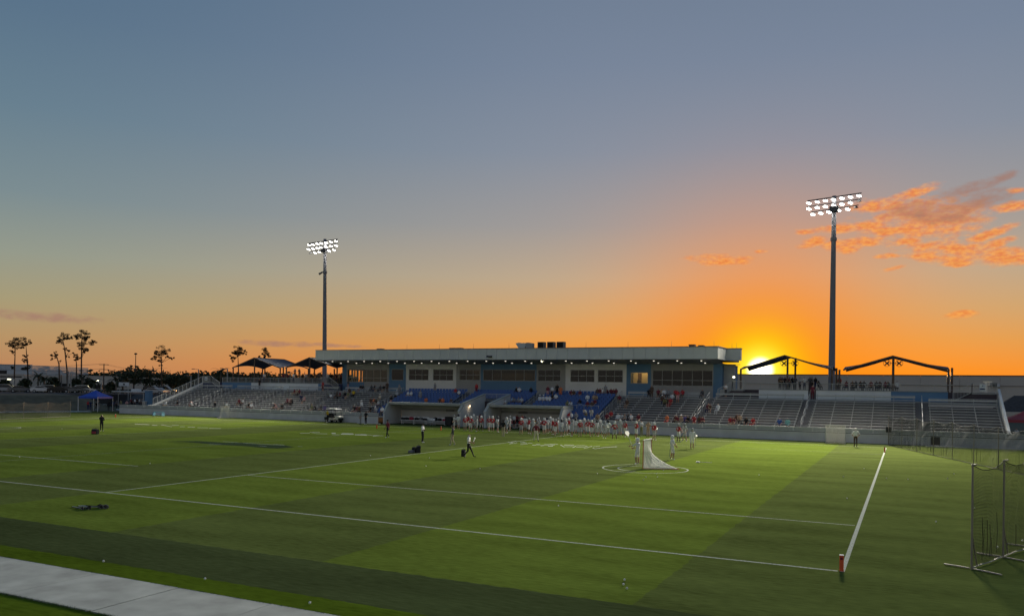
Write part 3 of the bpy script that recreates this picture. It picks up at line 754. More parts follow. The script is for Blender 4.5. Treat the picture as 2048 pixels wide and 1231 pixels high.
# roof: a slab edged with metal fascia panels
FX0, FX1, FY = -82.1, -20.33, 97.0; ZF0, ZF1 = 8.9, 10.42
poly = [(FX0 + .1, FY + .1), (FX1 - .1, FY + .1), (FX1 - .1, 102.2), (-18.7, 102.2), (-18.7, 103.0), (FX1 - .1, 103.0), (FX1 - .1, 111.2), (FX0 + .1, 111.2), (FX0 + .1, 103.0), (-83.7, 103.0), (-83.7, 102.2), (FX0 + .1, 102.2)]
P(MB().prism(poly, 'z', ZF0 + .06, ZF1 - .04), 'roof', M_soff)
def fascia(x0, y0, x1, y1):
    d = Vector((x1 - x0, y1 - y0, 0)); n = max(1, round(d.length / 1.5)); d /= n; s = Vector((d.y, -d.x, 0)).normalized()
    for k in range(n):
        p = Vector((x0, y0, 0)) + d * k; q = p + d; e = d.normalized() * .014; off = s * (.004 * ((k * 7) % 3 - 1))
        a, b = p + e + off, q - e + off; i1, i2 = a - s * .07, b - s * .07; V = lambda v, z: (v.x, v.y, z)
        P(MB().hexa([V(a, ZF0), V(b, ZF0), V(i2, ZF0), V(i1, ZF0), V(a, ZF1 - .06), V(b, ZF1 - .06), V(i2, ZF1 - .06), V(i1, ZF1 - .06)]), 'fascia_panel', M_fas)
    P(MB().bar((x0, y0, ZF1 - .01), (x1, y1, ZF1 - .01), .16, .09), 'coping', M_cope)
fascia(FX0, FY, FX1, FY); fascia(FX1, FY, FX1, 102.1); fascia(FX1, 102.1, -18.6, 102.1); fascia(-18.6, 102.1, -18.6, 103.0); fascia(FX0, 102.1, FX0, FY); fascia(-83.8, 102.1, FX0, 102.1)
P(MB().face([(FX0 + .1, FY + .08, ZF0 - .03), (FX1 - .1, FY + .08, ZF0 - .03), (FX1 - .1, YW - .02, ZT + .0), (FX0 + .1, YW - .02, ZT)][::-1]), 'soffit', M_soff)
P(MB().prism([(FX1 - .1, YW - .02), (-18.7, 102.2), (-18.7, 103.0), (FX1 - .1, 103.0), (FX1 - .1, 111.2), (e11, 111.2), (e11, YW - .02)], 'z', ZT - .03, ZT + .0), 'soffit', M_soff)
dl = MB().lathe([(.16, -.05), (.19, -.05), (.19, .02), (.16, .02)], n=12).mesh('downlight', M_frame); ll = MB().lathe([(.03, -.10), (.10, -.085), (.12, -.052)], n=12).mesh('lens', M_lens)
def soff_z(y): return ZF0 - .03 + (ZT - ZF0 + .03) * (y - FY - .08) / (YW - .02 - FY - .08)
for y in (97.95, 100.0):
    for k in range(-14, 6):
        x = -37.53 + 3.0 * k
        if k == -2 and y < 98: x = on_y(1086, 720, 97.95).x
        d = obj('downlight', dl, pb, (x + 50.6, y - YW, soff_z(y) - 4.2)); obj('lens', ll, d)

# things on the roof and fascia
M_duct = mat('roof_unit_metal', (.16, .165, .17), .6, .2, var=.1)
M_rust = mat('rusty_vent', (.12, .07, .05), .7, .2, var=.2)
def roof_vent(x0, x1, y0, y1, label, m):
    a, b = on_y(x0, y1, 98.0), on_y(x1, y0, 98.0); t = thing('roof_vent', label, 'roof vent', ((a.x + b.x) / 2, 98.4, ZF1 - .04), 0, 'low vents on the press box roof')
    w, h = (b.x - a.x) / 2, max(.25, b.z - ZF1)
    MB().box(-w * .9, w * .9, -.35, .35, 0, h * .7).build('vent_body', m, t); MB().box(-w, w, -.42, .42, h * .7 + .002, h).build('vent_cap', m, t)
roof_vent(753, 763, 696, 700, 'low vent near the left end of the press box roof', M_duct)
roof_vent(898, 910, 694.5, 698, 'left one of two adjoining low vents on the press box roof', M_duct)
roof_vent(912.5, 922, 694.5, 698, 'right one of two adjoining low vents on the press box roof', M_duct)
roof_vent(1377, 1389.5, 687.5, 692, 'reddish low vent on the roof near the right corner', M_rust)
roof_vent(1395.5, 1407, 689, 692, 'thin low vent on the roof nearest the right corner', M_rust)
for k, (xa, xb) in enumerate(((1075, 1087.5), (1094, 1107), (1113, 1127))):
    a, b = on_y(xa, 684, 98), on_y(xb, 697, 98); t = thing('roof_fan_box', ['left', 'middle', 'right'][k] + ' one of three square dark fan boxes on the roof', 'roof fan', ((a.x + b.x) / 2, 98.4, ZF1 - .04), 0, 'square fan boxes on the press box roof')
    w = (b.x - a.x) / 2; h = .92
    MB().box(-w, -w + .08, -.4, .4, 0, h).box(w - .08, w, -.4, .4, 0, h).box(-w + .08, w - .08, -.4, .4, h - .07, h).box(-w + .08, w - .08, -.4, .4, 0, .05).build('housing', M_duct, t)
    MB().box(-w + .08, w - .08, -.30, -.26, .05, h - .07).build('grille', M_dark, t)
    f = MB()
    for j in range(6): f.box(-w + .08, w - .08, -.38, -.32, .1 + j * .125, .13 + j * .125)
    f.build('louvre', M_dark, t)
t = thing('roof_exhaust_hood', 'flared grey exhaust hood beside the three roof fan boxes', 'roof vent', (on_y(1050, 690, 98).x, 98.5, ZF1 - .04))
x = [on_y(q, 690, 98.5).x - t.location.x for q in (1034, 1040, 1046, 1050, 1056, 1060, 1067)]
MB().prism([(x[1] + .05, 0), (x[3] + .05, 0), (x[4], .78), (x[3] - .1, .84), (x[2], .78), (x[1], .88), (x[0], .8), (x[0], .72)], 'y', -.4, .4).build('left_cowl', M_fas, t)
MB().prism([(x[4] - .1, 0), (x[6], 0), (x[6], .78), (x[5], .86), (x[4], .86), (x[4] - .2, .8)], 'y', -.45, .3).build('right_cowl', M_grey, t)
MB().prism([(x[3] - .02, 0), (x[4] - .13, 0), (x[4] - .13, .42)], 'y', -.38, .3).build('hood_throat', M_dark, t)
for k, px in enumerate((814, 879, 947, 1018, 1172, 1256, 1343, 1428, 1464, 1473)):
    y = 97.3 if px < 1440 else 102.6; p = on_y(px, 690, y); t = thing('lightning_rod', '%s thin lightning rod on the press box roof edge' % ORD[k], 'lightning rod', (p.x, y, ZF1), 0, 'lightning rods along the press box roof')
    MB().tube((0, 0, 0), (0, 0, .75), .02, .007, 5).build('rod', M_duct, t); MB().box(-.05, .05, -.05, .05, 0, .05).build('foot', M_duct, t)
p = on_y(981, 713, 96.9); t = thing('security_camera', 'small dark camera on a bracket on the press box fascia', 'camera', (p.x, 96.9, p.z))
MB().box(-.06, .06, -.05, .08, -.06, .1).build('bracket', M_dark, t); MB().tube((-.45, -.18, .05), (.28, -.14, .0), .11, .13, 8).build('camera_body', M_dark, t); MB().tube((-.5, -.18, .055), (-.45, -.18, .05), .12, .12, 8).build('hood', M_dark, t)
M_spot = mat('spot_lens', (1, 1, 1), .3, var=0, emit=(255, 250, 205), es=7)
p = on_y(1086.5, 721, 97.6); t = thing('soffit_floodlight', 'bright tilted floodlight under the press box eave', 'floodlight', (p.x, 97.4, 8.86))
MB().tube((0, 0, .05), (0, 0, -.1), .03, n=6).build('bracket', M_dark, t); MB().tube((.1, .0, -.0), (-.06, -.18, -.2), .09, .15, 10).build('lamp_housing', M_frame, t); MB().tube((-.061, -.181, -.201), (-.07, -.19, -.21), .14, .14, 10).build('lens', M_spot, t)
t = thing('wall_lamp', 'lit wall lamp on the players tunnel wall', 'lamp', (TL + .14, 90.0, 2.62))
MB().box(0, .12, -.1, .1, -.08, .1).build('lamp_body', M_frame, t); MB().box(.02, .13, -.11, .11, -.1, -.082).box(.122, .135, -.1, .1, -.07, .08).build('lens', mat('warm_lens', (1, 1, 1), .3, var=0, emit=(255, 214, 160), es=6), t)
wl = bpy.data.lights.new('wall_lamp_light', 'POINT'); wl.energy = 4; wl.color = (1, .75, .45); wl.shadow_soft_size = .1
wo = bpy.data.objects.new('wall_lamp_light', wl); COL.objects.link(wo); wo.location = (TL + .5, 89.9, 2.35)
t = thing('wall_lamp', 'small bright lamp beside the right corner of the press box', 'lamp', on_y(1468, 753.5, 102.35))
MB().box(-.1, .1, -.1, .1, -.12, .12).build('lamp_body', M_frame, t); MB().box(-.12, .12, -.13, -.105, -.1, .08).build('lens', M_spot, t)

# ------------------------------------------------------------------ light towers
M_pole = mat('galvanised_pole', (.20, .20, .225), .65, .0, var=.04, scale=.6); M_head = mat('lamp_head', (.10, .10, .11), .5, .3, var=.1)
M_led = mat('lamp_lens', (1, 1, 1), .3, var=0, emit=(255, 252, 240), es=26)
def light_tower(px, top_y, label, xs, dark, slant, energy):
    Y = 113.0; base = on_y(px[0], 760, Y); x0 = base.x; top = on_y(px[1], top_y, Y)
    lean = (top.x - x0) / (top.z)
    t = thing('light_tower', label, 'light tower', (x0, Y, 0), 0, 'floodlight towers behind the grandstand')
    pm = MB(); zs = [0, 8, 16, 23, top.z]
    rs = [.46, .42, .36, .31, .27]
    pm.lathe(list(zip(rs, zs)), n=16)
    pm.v = [(x + lean * z, y, z) for x, y, z in pm.v]
    pm.build('pole', M_pole, t, True)
    MB().tube((lean * 25.2, 0, 25.1), (lean * 25.2, 0, 25.5), .40, .40, 12).build('collar', M_pole, t)
    MB().box(lean * 28.9 - .55, lean * 28.9 + .55, -.5, .3, 28.9, 29.6).build('bracket_box', M_head, t)
    for r, row in enumerate(xs):
        z = 30.75 - .78 * r + .12; a, b = row[0] - .25, row[-1] + .25
        MB().bar((a, -.15, z - slant * 1.0), (b, -.15, z + slant), .11, .11).build('cross_arm', M_head, t)
        for k, x in enumerate(row):
            zz = z - slant + 2 * slant * (x - a) / (b - a) - .1; off = (r, k) in dark
            tilt = .50 if not off else .02
            h = MB(); h.tube((x, -.15, zz + .05), (x, -.15, zz - .12), .04, n=6)
            ca, sa = math.cos(tilt), math.sin(tilt)
            c = Vector((x - .05, -.2, zz - .24)); nrm = Vector((-.22, -.22, -.95)).normalized() if not off else Vector((.05, .12, -1)).normalized()
            up = c - nrm * .22
            h.tube(up, c, .14, .33, 10)
            hd = h.build('lamp_head', M_head, t)
            MB().tube(c + nrm * .004, c + nrm * .02, .28, .28, 12).build('lamp_lens', M_led if not off else M_head, hd)
    # the lamps' own light on the field
    for j, (tx, ty, e) in enumerate(energy):
        l = bpy.data.lights.new('tower_light', 'SPOT'); l.energy = e; l.spot_size = math.radians(62); l.spot_blend = .8; l.shadow_soft_size = 5.0; l.color = (1, .92, .74)
        o = bpy.data.objects.new('tower_light', l); COL.objects.link(o); o.location = (x0 + lean * 30, Y - .9, 29.2)
        o.rotation_euler = (Vector((tx, ty, 0)) - o.location).to_track_quat('-Z', 'Y').to_euler()
    return t
E3 = 120000
bx = on_y(1663, 760, 113).x
light_tower((1663, 1668.5), 392, 'tall floodlight tower with lit lamps right of the setting sun', [[q - bx for q in (-11.81, -10.74, -9.74, -8.75, -7.71, -6.67, -5.65)], [q - bx for q in (-11.81, -10.74, -9.74, -8.75, -7.71, -6.67, -5.65)], [q - bx for q in (-11.3, -10.3, -9.3, -8.1, -7.0, -6.0)]],
            {(1, 6), (2, 5)}, .22, [(-8, 50, E3 * 1.7), (-34, 56, E3 * 1.0), (14, 46, E3 * 1.6)])
bx = on_y(650, 760, 113).x
light_tower((650, 650), 478, 'tall floodlight tower with lit lamps left of the press box', [[q - bx for q in (-97.29, -96.39, -95.35, -94.49, -93.33, -92.3, -91.16)], [q - bx for q in (-97.4, -96.39, -95.35, -94.49, -93.33, -92.3, -91.16)], [q - bx for q in (-96.9, -95.9, -94.9, -93.7, -92.7, -91.6)]],
            {(2, 0)}, .16, [(-86, 62, E3), (-62, 62, E3 * .9), (-104, 64, E3 * .6)])
p = on_y(645, 547, 113); t = thing('pole_speaker', 'small loudspeaker arm partway up the left floodlight tower', 'loudspeaker', (p.x, 112.6, p.z))
MB().bar((.0, 0, .25), (.75, .2, .3), .08, .08).build('arm', M_head, t); MB().tube((-.35, -.1, -.12), (.25, 0, .15), .2, .12, 8).build('horn', M_head, t)

# ------------------------------------------------------------------ shade sails on the decks
M_sail = mat('navy_shade_fabric', (.028, .04, .075), .8, var=.1); M_post = mat('bronze_post', (.10, .07, .06), .5, .3, var=.1)
def sail(x0, xp, x1, zr, ze, y0, y1, label, post_m, posts):
    t = thing('shade_sail', label, 'shade sail', (xp, y0, 5.2), 0, 'gabled shade sails on the upper decks')
    mb = MB(); n = 8
    def pt(side, k, j):    # side -1/1, k along y 0..n, j eave..ridge
        y = y0 + (y1 - y0) * k / n; xe = x0 if side < 0 else x1
        u = j / 5; bulge = .42 * math.sin(PI * k / n)
        z = ze + (zr - ze) * u + (bulge * (1 - u) if True else 0) - .12 * math.sin(PI * u)
        return Vector((xe + (xp - xe) * u + (.25 * bulge * (1 - u) * (-side)), y, z))
    for s in (-1, 1):
        for k in range(n):
            for j in range(5):
                q = [pt(s, k, j), pt(s, k + 1, j), pt(s, k + 1, j + 1), pt(s, k, j + 1)]; up = Vector((0, 0, .035))
                mb.hexa([p - Vector((xp, y0, 5.2)) for p in q] + [p + up - Vector((xp, y0, 5.2)) for p in q])
    mb.build('canopy', M_sail, t)
    for s in (-1, 1):
        e = x0 if s < 0 else x1; MB().bar((e - xp, .02, ze - 5.2 + .0), (0, .02, zr - 5.2 - .0), .09, .16).build('edge_beam', post_m, t); MB().bar((e - xp, y1 - y0 - .02, ze - 5.2), (0, y1 - y0 - .02, zr - 5.2), .09, .16).build('edge_beam', post_m, t)
    MB().bar((0, 0, zr - 5.2), (0, y1 - y0, zr - 5.2), .1, .16).build('ridge_beam', post_m, t)
    for (x, y, z) in posts: MB().tube((x - xp, y - y0, 0), (x - xp, y - y0, z - 5.2), .12, .12, 8).build('post', post_m, t)
    return t
zr, ze = 9.38, 7.72
sail(-102.2, -97.3, -91.6, zr, ze, 99.6, 106.8, 'left navy shade sail on the left upper deck', M_post, [(-97.3, 99.75, zr - .1), (-97.3, 106.6, zr - .1), (-102.1, 106.6, ze), (-91.7, 99.75, ze), (-91.7, 106.6, ze), (-102.1, 99.75, ze)])
sail(-90.5, -85.55, -79.9, zr, ze, 99.6, 106.8, 'right navy shade sail partly behind the left end of the press box', M_post, [(-85.55, 99.75, zr - .1), (-85.55, 106.6, zr - .1), (-90.4, 106.6, ze), (-80.6, 99.75, ze - .1), (-90.4, 99.75, ze)])
sail(-18.15, -13.0, -7.6, zr, ze, 99.6, 105.5, 'shade sail in front of the setting sun, beside the press box', M_post, [(-12.65, 99.75, zr - .15), (-12.15, 103.0, zr - .15), (-18.1, 99.75, ze), (-7.7, 99.75, ze + .1)])
sail(-6.5, -1.32, 4.35, zr - .12, ze - .05, 99.6, 104.8, 'shade sail right of the right floodlight tower', M_post, [(-1.28, 99.8, zr - .2), (-1.28, 103.4, zr - .2), (-6.9, 99.8, ze), (-7.25, 100.3, ze + .2), (4.22, 99.8, ze), (4.6, 100.3, ze + .25)])
M_fan = mat('fan_metal', (.05, .045, .045), .5, .4, var=.1)
def fan(x, z, s, label):
    t = thing('deck_fan', label, 'fan', (x, 99.5, z), 0, 'round fans mounted on the shade sail posts')
    c = Vector((s * .62, -.1, 0)); r = MB()
    for k in range(16):
        a, b = 2 * PI * k / 16, 2 * PI * (k + 1) / 16; r.tube(c + Vector((.38 * math.cos(a), 0, .38 * math.sin(a))), c + Vector((.38 * math.cos(b), 0, .38 * math.sin(b))), .02, n=4)
    r.build('guard', M_fan, t); MB().bar((0, 0, 0), c, .06, .06).build('arm', M_fan, t)
    for k in range(4):
        a = PI / 4 + k * PI / 2; MB().bar(c + Vector((.04 * math.cos(a), .02, .04 * math.sin(a))), c + Vector((.33 * math.cos(a), .02, .33 * math.sin(a))), .03, .14).build('blade', M_fan, t)
    MB().tube(c + Vector((0, -.08, 0)), c + Vector((0, .12, 0)), .07, n=8).build('motor', M_fan, t)
for x, lb in ((-12.4, 'the left sail post'), (-1.28, 'the right sail post')):
    fan(x, 8.45, -1, 'round deck fan on the left side of %s' % lb); fan(x, 8.45, 1, 'round deck fan on the right side of %s' % lb)
# ------------------------------------------------------------------ people
def cm(name, col, rough=.85): return mat('cloth_' + name, col, rough, var=.12, scale=9)
CL = {'white': (.72, .72, .72), 'red': (.42, .035, .04), 'maroon': (.16, .025, .04), 'black': (.012, .012, .014), 'navy': (.02, .03, .09), 'grey': (.26, .26, .27), 'light grey': (.45, .46, .47),
      'dark grey': (.07, .07, .075), 'khaki': (.40, .34, .24), 'tan': (.42, .30, .20), 'orange': (.60, .16, .06), 'yellow': (.62, .42, .03), 'brown': (.10, .06, .04), 'light blue': (.33, .45, .58),
      'blue': (.04, .10, .32), 'teal': (.18, .42, .42), 'purple': (.12, .09, .26), 'pink': (.50, .28, .28), 'olive': (.20, .20, .09), 'cream': (.58, .54, .42)}
CLM = {k: cm(k.replace(' ', '_'), v) for k, v in CL.items()}
SKIN = [mat('skin_' + k, v, .6, var=.06) for k, v in (('light', (.46, .28, .20)), ('tanned', (.36, .20, .13)), ('brown', (.17, .09, .055)), ('dark', (.075, .04, .027)))]
HAIR = {k: mat('hair_' + k, v, .7, var=.15) for k, v in (('dark', (.015, .011, .009)), ('brown', (.06, .035, .02)), ('fair', (.26, .18, .09)), ('grey', (.25, .25, .25)))}
M_eye = mat('eye', (.02, .02, .02), .3, var=0); M_lip = mat('lip', (.28, .10, .09), .6, var=0)
# joints of an upright figure 1.75 m tall, facing +Y
STAND = {'pel': (0, 0, .96), 'spi': (0, 0, 1.14), 'che': (0, .0, 1.34), 'nec': (0, -.005, 1.49), 'jaw': (0, .02, 1.565), 'hea': (0, .015, 1.66),
         'shL': (-.18, 0, 1.415), 'elL': (-.235, -.02, 1.13), 'wrL': (-.235, .06, .90), 'shR': (.18, 0, 1.415), 'elR': (.235, -.02, 1.13), 'wrR': (.235, .06, .90),
         'hiL': (-.095, 0, .91), 'knL': (-.105, .02, .50), 'anL': (-.11, -.02, .09), 'toL': (-.13, .15, .035), 'hiR': (.095, 0, .91), 'knR': (.105, .02, .50), 'anR': (.11, -.02, .09), 'toR': (.13, .15, .035)}
def pose(**k):
    d = dict(STAND); d.update(k); return d
def shift(d, names, v):
    for n in names: d[n] = tuple(a + b for a, b in zip(d[n], v))
    return d
UP = ('spi', 'che', 'nec', 'jaw', 'hea', 'shL', 'elL', 'wrL', 'shR', 'elR', 'wrR')
POSES = {
 'stand': pose(),
 'wide': pose(knL=(-.16, .02, .50), anL=(-.21, -.02, .09), toL=(-.25, .13, .035), knR=(.16, .02, .50), anR=(.21, -.02, .09), toR=(.25, .13, .035), elL=(-.34, -.03, 1.17), wrL=(-.24, .1, .98), elR=(.34, -.03, 1.17), wrR=(.24, .1, .98)),
 'crossed': pose(elL=(-.25, .06, 1.17), wrL=(.06, .23, 1.18), elR=(.25, .06, 1.15), wrR=(-.07, .25, 1.14)),
 'hips': pose(elL=(-.37, -.07, 1.18), wrL=(-.2, .05, 1.0), elR=(.37, -.07, 1.18), wrR=(.2, .05, 1.0)),
 'phone': pose(elL=(-.23, .03, 1.15), wrL=(-.07, .27, 1.2), elR=(.23, .03, 1.15), wrR=(.07, .27, 1.22)),
 'walk': pose(knL=(-.10, .20, .52), anL=(-.10, .36, .12), toL=(-.11, .53, .09), knR=(.10, -.03, .50), anR=(.10, -.36, .16), toR=(.11, -.24, .04), elL=(-.22, .04, 1.13), wrL=(-.12, .28, 1.08), elR=(.22, .02, 1.14), wrR=(.14, .29, 1.14)),
 'stroll': pose(knL=(-.10, .12, .50), anL=(-.10, .14, .09), toL=(-.11, .31, .04), knR=(.10, .0, .49), anR=(.10, -.22, .13), toR=(.11, -.09, .035), elL=(-.23, -.08, 1.14), wrL=(-.23, -.05, .90), elR=(.23, .05, 1.14), wrR=(.22, .18, .93)),
 'ready': pose(elL=(-.31, .05, 1.17), wrL=(-.2, .26, 1.14), elR=(.30, .04, 1.14), wrR=(.14, .28, .98), knL=(-.17, .07, .50), anL=(-.2, -.03, .09), toL=(-.24, .12, .035), knR=(.16, .07, .50), anR=(.2, -.03, .09), toR=(.24, .12, .035)),
 'goalie': pose(elL=(-.30, .20, 1.24), wrL=(-.24, .45, 1.22), elR=(.25, .16, 1.13), wrR=(.06, .42, 1.08), knL=(-.13, .08, .50), anL=(-.14, -.02, .09), toL=(-.15, .14, .035)),
}
def leanp(d, a):
    """tilt the upper body forward by a about the pelvis"""
    d = dict(d); p = d['pel']
    for n in UP:
        x, y, z = d[n]; y -= p[1]; z -= p[2]; d[n] = (x, p[1] + y * math.cos(a) + z * math.sin(a), p[2] - y * math.sin(a) + z * math.cos(a))
    return d
POSES['bend'] = leanp(pose(elL=(-.22, .12, 1.18), wrL=(-.18, .26, 1.0), elR=(.22, .12, 1.18), wrR=(.18, .26, 1.0)), 1.0)
SEATED = {k: (v[0], v[1], v[2] - .42) for k, v in STAND.items()}
SEATED.update(hiL=(-.10, .03, .53), knL=(-.13, .43, .52), anL=(-.13, .44, .10), toL=(-.14, .60, .035), hiR=(.10, .03, .53), knR=(.13, .43, .52), anR=(.13, .44, .10), toR=(.14, .60, .035),
              elL=(-.24, .05, .74), wrL=(-.13, .30, .62), elR=(.24, .05, .74), wrR=(.13, .30, .62))
POSES['sit'] = SEATED
s2 = dict(SEATED); s2.update(elL=(-.25, -.02, .75), wrL=(-.18, .2, .64), elR=(.24, .12, .80), wrR=(.05, .26, .95)); POSES['sitphone'] = s2
s3 = leanp(SEATED, .42); s3.update(elL=(-.2, .36, .62), wrL=(-.05, .55, .72), elR=(.2, .36, .62), wrR=(.05, .55, .72)); POSES['lean'] = s3
BONES = [('pel', 'spi', 2), ('spi', 'che', 1), ('che', 'nec', 1), ('nec', 'jaw', 0), ('jaw', 'hea', 0)] + [b for s in 'LR' for b in
         (('che', 'sh' + s, 1), ('sh' + s, 'el' + s, 1), ('el' + s, 'wr' + s, 5), ('pel', 'hi' + s, 2), ('hi' + s, 'kn' + s, 2), ('kn' + s, 'an' + s, 6), ('an' + s, 'to' + s, 3))]
RAD = {'pel': (.155, .115), 'spi': (.135, .10), 'che': (.178, .118), 'nec': (.058, .06), 'jaw': (.072, .085), 'hea': (.082, .10), 'sh': (.075, .075), 'el': (.048, .048), 'wr': (.034, .03), 'hi': (.098, .098), 'kn': (.064, .064), 'an': (.044, .05), 'to': (.042, .03)}
def body_mesh(name, d):
    keys = ['pel'] + [k for k in d if k != 'pel']; ix = {k: i for i, k in enumerate(keys)}
    me = bpy.data.meshes.new(name + '_skeleton'); me.from_pydata([d[k] for k in keys], [(ix[a], ix[b]) for a, b, _ in BONES], [])
    o = bpy.data.objects.new(name, me); COL.objects.link(o)
    sk = o.modifiers.new('skin', 'SKIN'); sk.use_smooth_shade = True
    sub = o.modifiers.new('subdivision', 'SUBSURF'); sub.levels = 1; sub.render_levels = 1
    for k, i in ix.items():
        r = RAD.get(k) or RAD[k[:2]]; me.skin_vertices[0].data[i].radius = r; me.skin_vertices[0].data[i].use_root = (k == 'pel')
    bpy.context.view_layer.update()
    ev = o.evaluated_get(bpy.context.evaluated_depsgraph_get()); src = ev.to_mesh()
    mb = MB(); mb.v = [tuple(v.co) for v in src.vertices]
    V = {k: Vector(v) for k, v in d.items()}
    hd, up = V['hea'], (V['hea'] - V['jaw']).normalized()
    fwd = Vector((0, 1, 0)); fwd = (fwd - up * fwd.dot(up)).normalized(); side = fwd.cross(up)
    belt = .35
    for p in src.polygons:
        c = p.center; best, tg = 9, 0
        for a, b, t in BONES:
            A, B = V[a], V[b]; ab = B - A; s = max(0, min(1, (c - A).dot(ab) / ab.length_squared)); dd = (c - (A + ab * s)).length - (.10 if t in (1, 2) and a in ('pel', 'spi', 'che') and b in ('spi', 'che', 'nec') else .05)
            if dd < best: best, tg, ss, ba = dd, t, s, a
        if ba == 'pel' and tg == 2 and ss > belt and (c - V['pel']).dot((V['spi'] - V['pel']).normalized()) > .05: tg = 1
        if ba == 'che' and ss > .8: tg = 0 if (c - V['nec']).length < .075 else tg
        r = c - hd
        if ba in ('jaw', 'nec') and tg == 0 and (r.dot(up) > .045 or (r.dot(fwd) < -.005 and r.dot(up) > -.08)): tg = 4
        mb.f.append(tuple(p.vertices)); mb.m.append(tg)
    ev.to_mesh_clear(); bpy.data.objects.remove(o); bpy.data.meshes.remove(me)
    ns = len(mb.f)
    # face: eyes, nose, mouth, ears
    fc = hd + fwd * .088 - up * .005
    for s in (-1, 1):
        e = fc + side * (.032 * s) + up * .004; q = .011
        mb.face([e - side * q - up * q * .6, e + side * q - up * q * .6, e + side * q + up * q * .6, e - side * q + up * q * .6], 7)
        ea = hd + side * (.083 * s) - up * .02; mb.hexa([ea + side * (s * a) + fwd * b + up * c for c in (-.028, .028) for a, b in ((-.006, -.014), (.012, -.018), (.012, .006), (-.006, .012))], 0)
    n0 = fc - up * .035; mb.face([n0 - side * .016, n0 + fwd * .028, n0 + up * .045], 0); mb.face([n0 + fwd * .028, n0 + side * .016, n0 + up * .045], 0); mb.face([n0 - side * .016, n0 + side * .016, n0 + fwd * .028], 0)
    m0 = fc - up * .062 - fwd * .004; mb.face([m0 - side * .022 - up * .005, m0 + side * .022 - up * .005, m0 + side * .022 + up * .005, m0 - side * .022 + up * .005], 8)
    # hands: palm, four unequal fingers bent at the knuckle and a thumb from the side of the palm
    for s, sg in (('L', -1), ('R', 1)):
        w, e = V['wr' + s], V['el' + s]; dr = (w - e).normalized(); wd = dr.cross(Vector((1, 0, 0)) if abs(dr.x) < .8 else Vector((0, 0, 1))).normalized(); th = dr.cross(wd).normalized()
        pc = w + dr * .05; mb.hexa([pc + dr * a + wd * b + th * c for c in (-.013, .013) for a, b in ((-.05, -.032), (.045, -.040), (.045, .040), (-.05, .032))], 0)
        for k, ln in enumerate((.062, .075, .070, .055)):
            r0 = pc + dr * .04 + wd * (-.03 + .02 * k); r1 = r0 + dr * ln * .55; r2 = r1 + dr * ln * .30 + th * (-sg * ln * .38)
            mb.tube(r0, r1, .0085, .008, 4, 0); mb.tube(r1, r2, .008, .0062, 4, 0)
        r0 = pc - dr * .02 + wd * .03; r1 = r0 + wd * .03 + dr * .03; mb.tube(r0, r1, .011, .0095, 4, 0); mb.tube(r1, r1 + dr * .028, .0095, .007, 4, 0)
    out = mb.mesh('person_' + name, [SKIN[0], CLM['white'], CLM['black'], CLM['white'], HAIR['dark'], CLM['white'], SKIN[0], M_eye, M_lip])
    out.polygons.foreach_set('use_smooth', [i < ns for i in range(len(mb.f))])
    return out
BODY = {k: body_mesh(k, d) for k, d in POSES.items()}
hm = MB(); hm.lathe([(.02, .215), (.09, .195), (.125, .13), (.132, .05), (.128, -.02), (.115, -.075)], n=12)
hm.prism([(.09, .06), (.20, .035), (.20, .055), (.10, .09)], 'x', -.09, .09)
for z in (-.11, -.07, -.03, .01): hm.tube((-.10, .09, z), (-.05, .15, z), .007, n=4); hm.tube((-.05, .15, z), (.05, .15, z), .007, n=4); hm.tube((.05, .15, z), (.10, .09, z), .007, n=4)
hm.tube((0, .15, -.12), (0, .15, .03), .007, n=4)
M_hel = {'white': mat('helmet_white', (.66, .66, .66), .35, var=.04), 'grey': mat('helmet_grey', (.28, .29, .30), .4, var=.04), 'dark': mat('helmet_dark', (.03, .035, .05), .35, var=.04)}
HELM = {k: hm.mesh('helmet', m) for k, m in M_hel.items()}
capm = MB(); capm.lathe([(.02, .115), (.075, .10), (.108, .05), (.112, .0), (.112, -.01)], n=12); capm.prism([(.09, 0), (.20, -.012), (.20, .0), (.09, .014)], 'x', -.075, .075)
CAPS = {}
SEG = {'0': 'abcdef', '1': 'bc', '2': 'abged', '3': 'abgcd', '4': 'fgbc', '5': 'afgcd', '6': 'afgedc', '7': 'abc', '8': 'abcdefg', '9': 'abcdfg'}
def number_mesh(txt):
    mb = MB(); w, h, t = .09, .19, .03; n = len(txt)
    for i, ch in enumerate(txt):
        x0 = (i - (n - 1) / 2) * .125
        R = {'a': (-w / 2, w / 2, h - t, h), 'g': (-w / 2, w / 2, h / 2 - t / 2, h / 2 + t / 2), 'd': (-w / 2, w / 2, 0, t), 'f': (-w / 2, -w / 2 + t, h / 2, h), 'e': (-w / 2, -w / 2 + t, 0, h / 2), 'b': (w / 2 - t, w / 2, h / 2, h), 'c': (w / 2 - t, w / 2, 0, h / 2)}
        for k, s in enumerate(SEG[ch]):
            a, b, c, d = R[s]; mb.box(x0 + a, x0 + b, -.006 - .0006 * k, .006, c, d)
    return mb.mesh('jersey_number', CLM['white'])
NPEOPLE = [0]
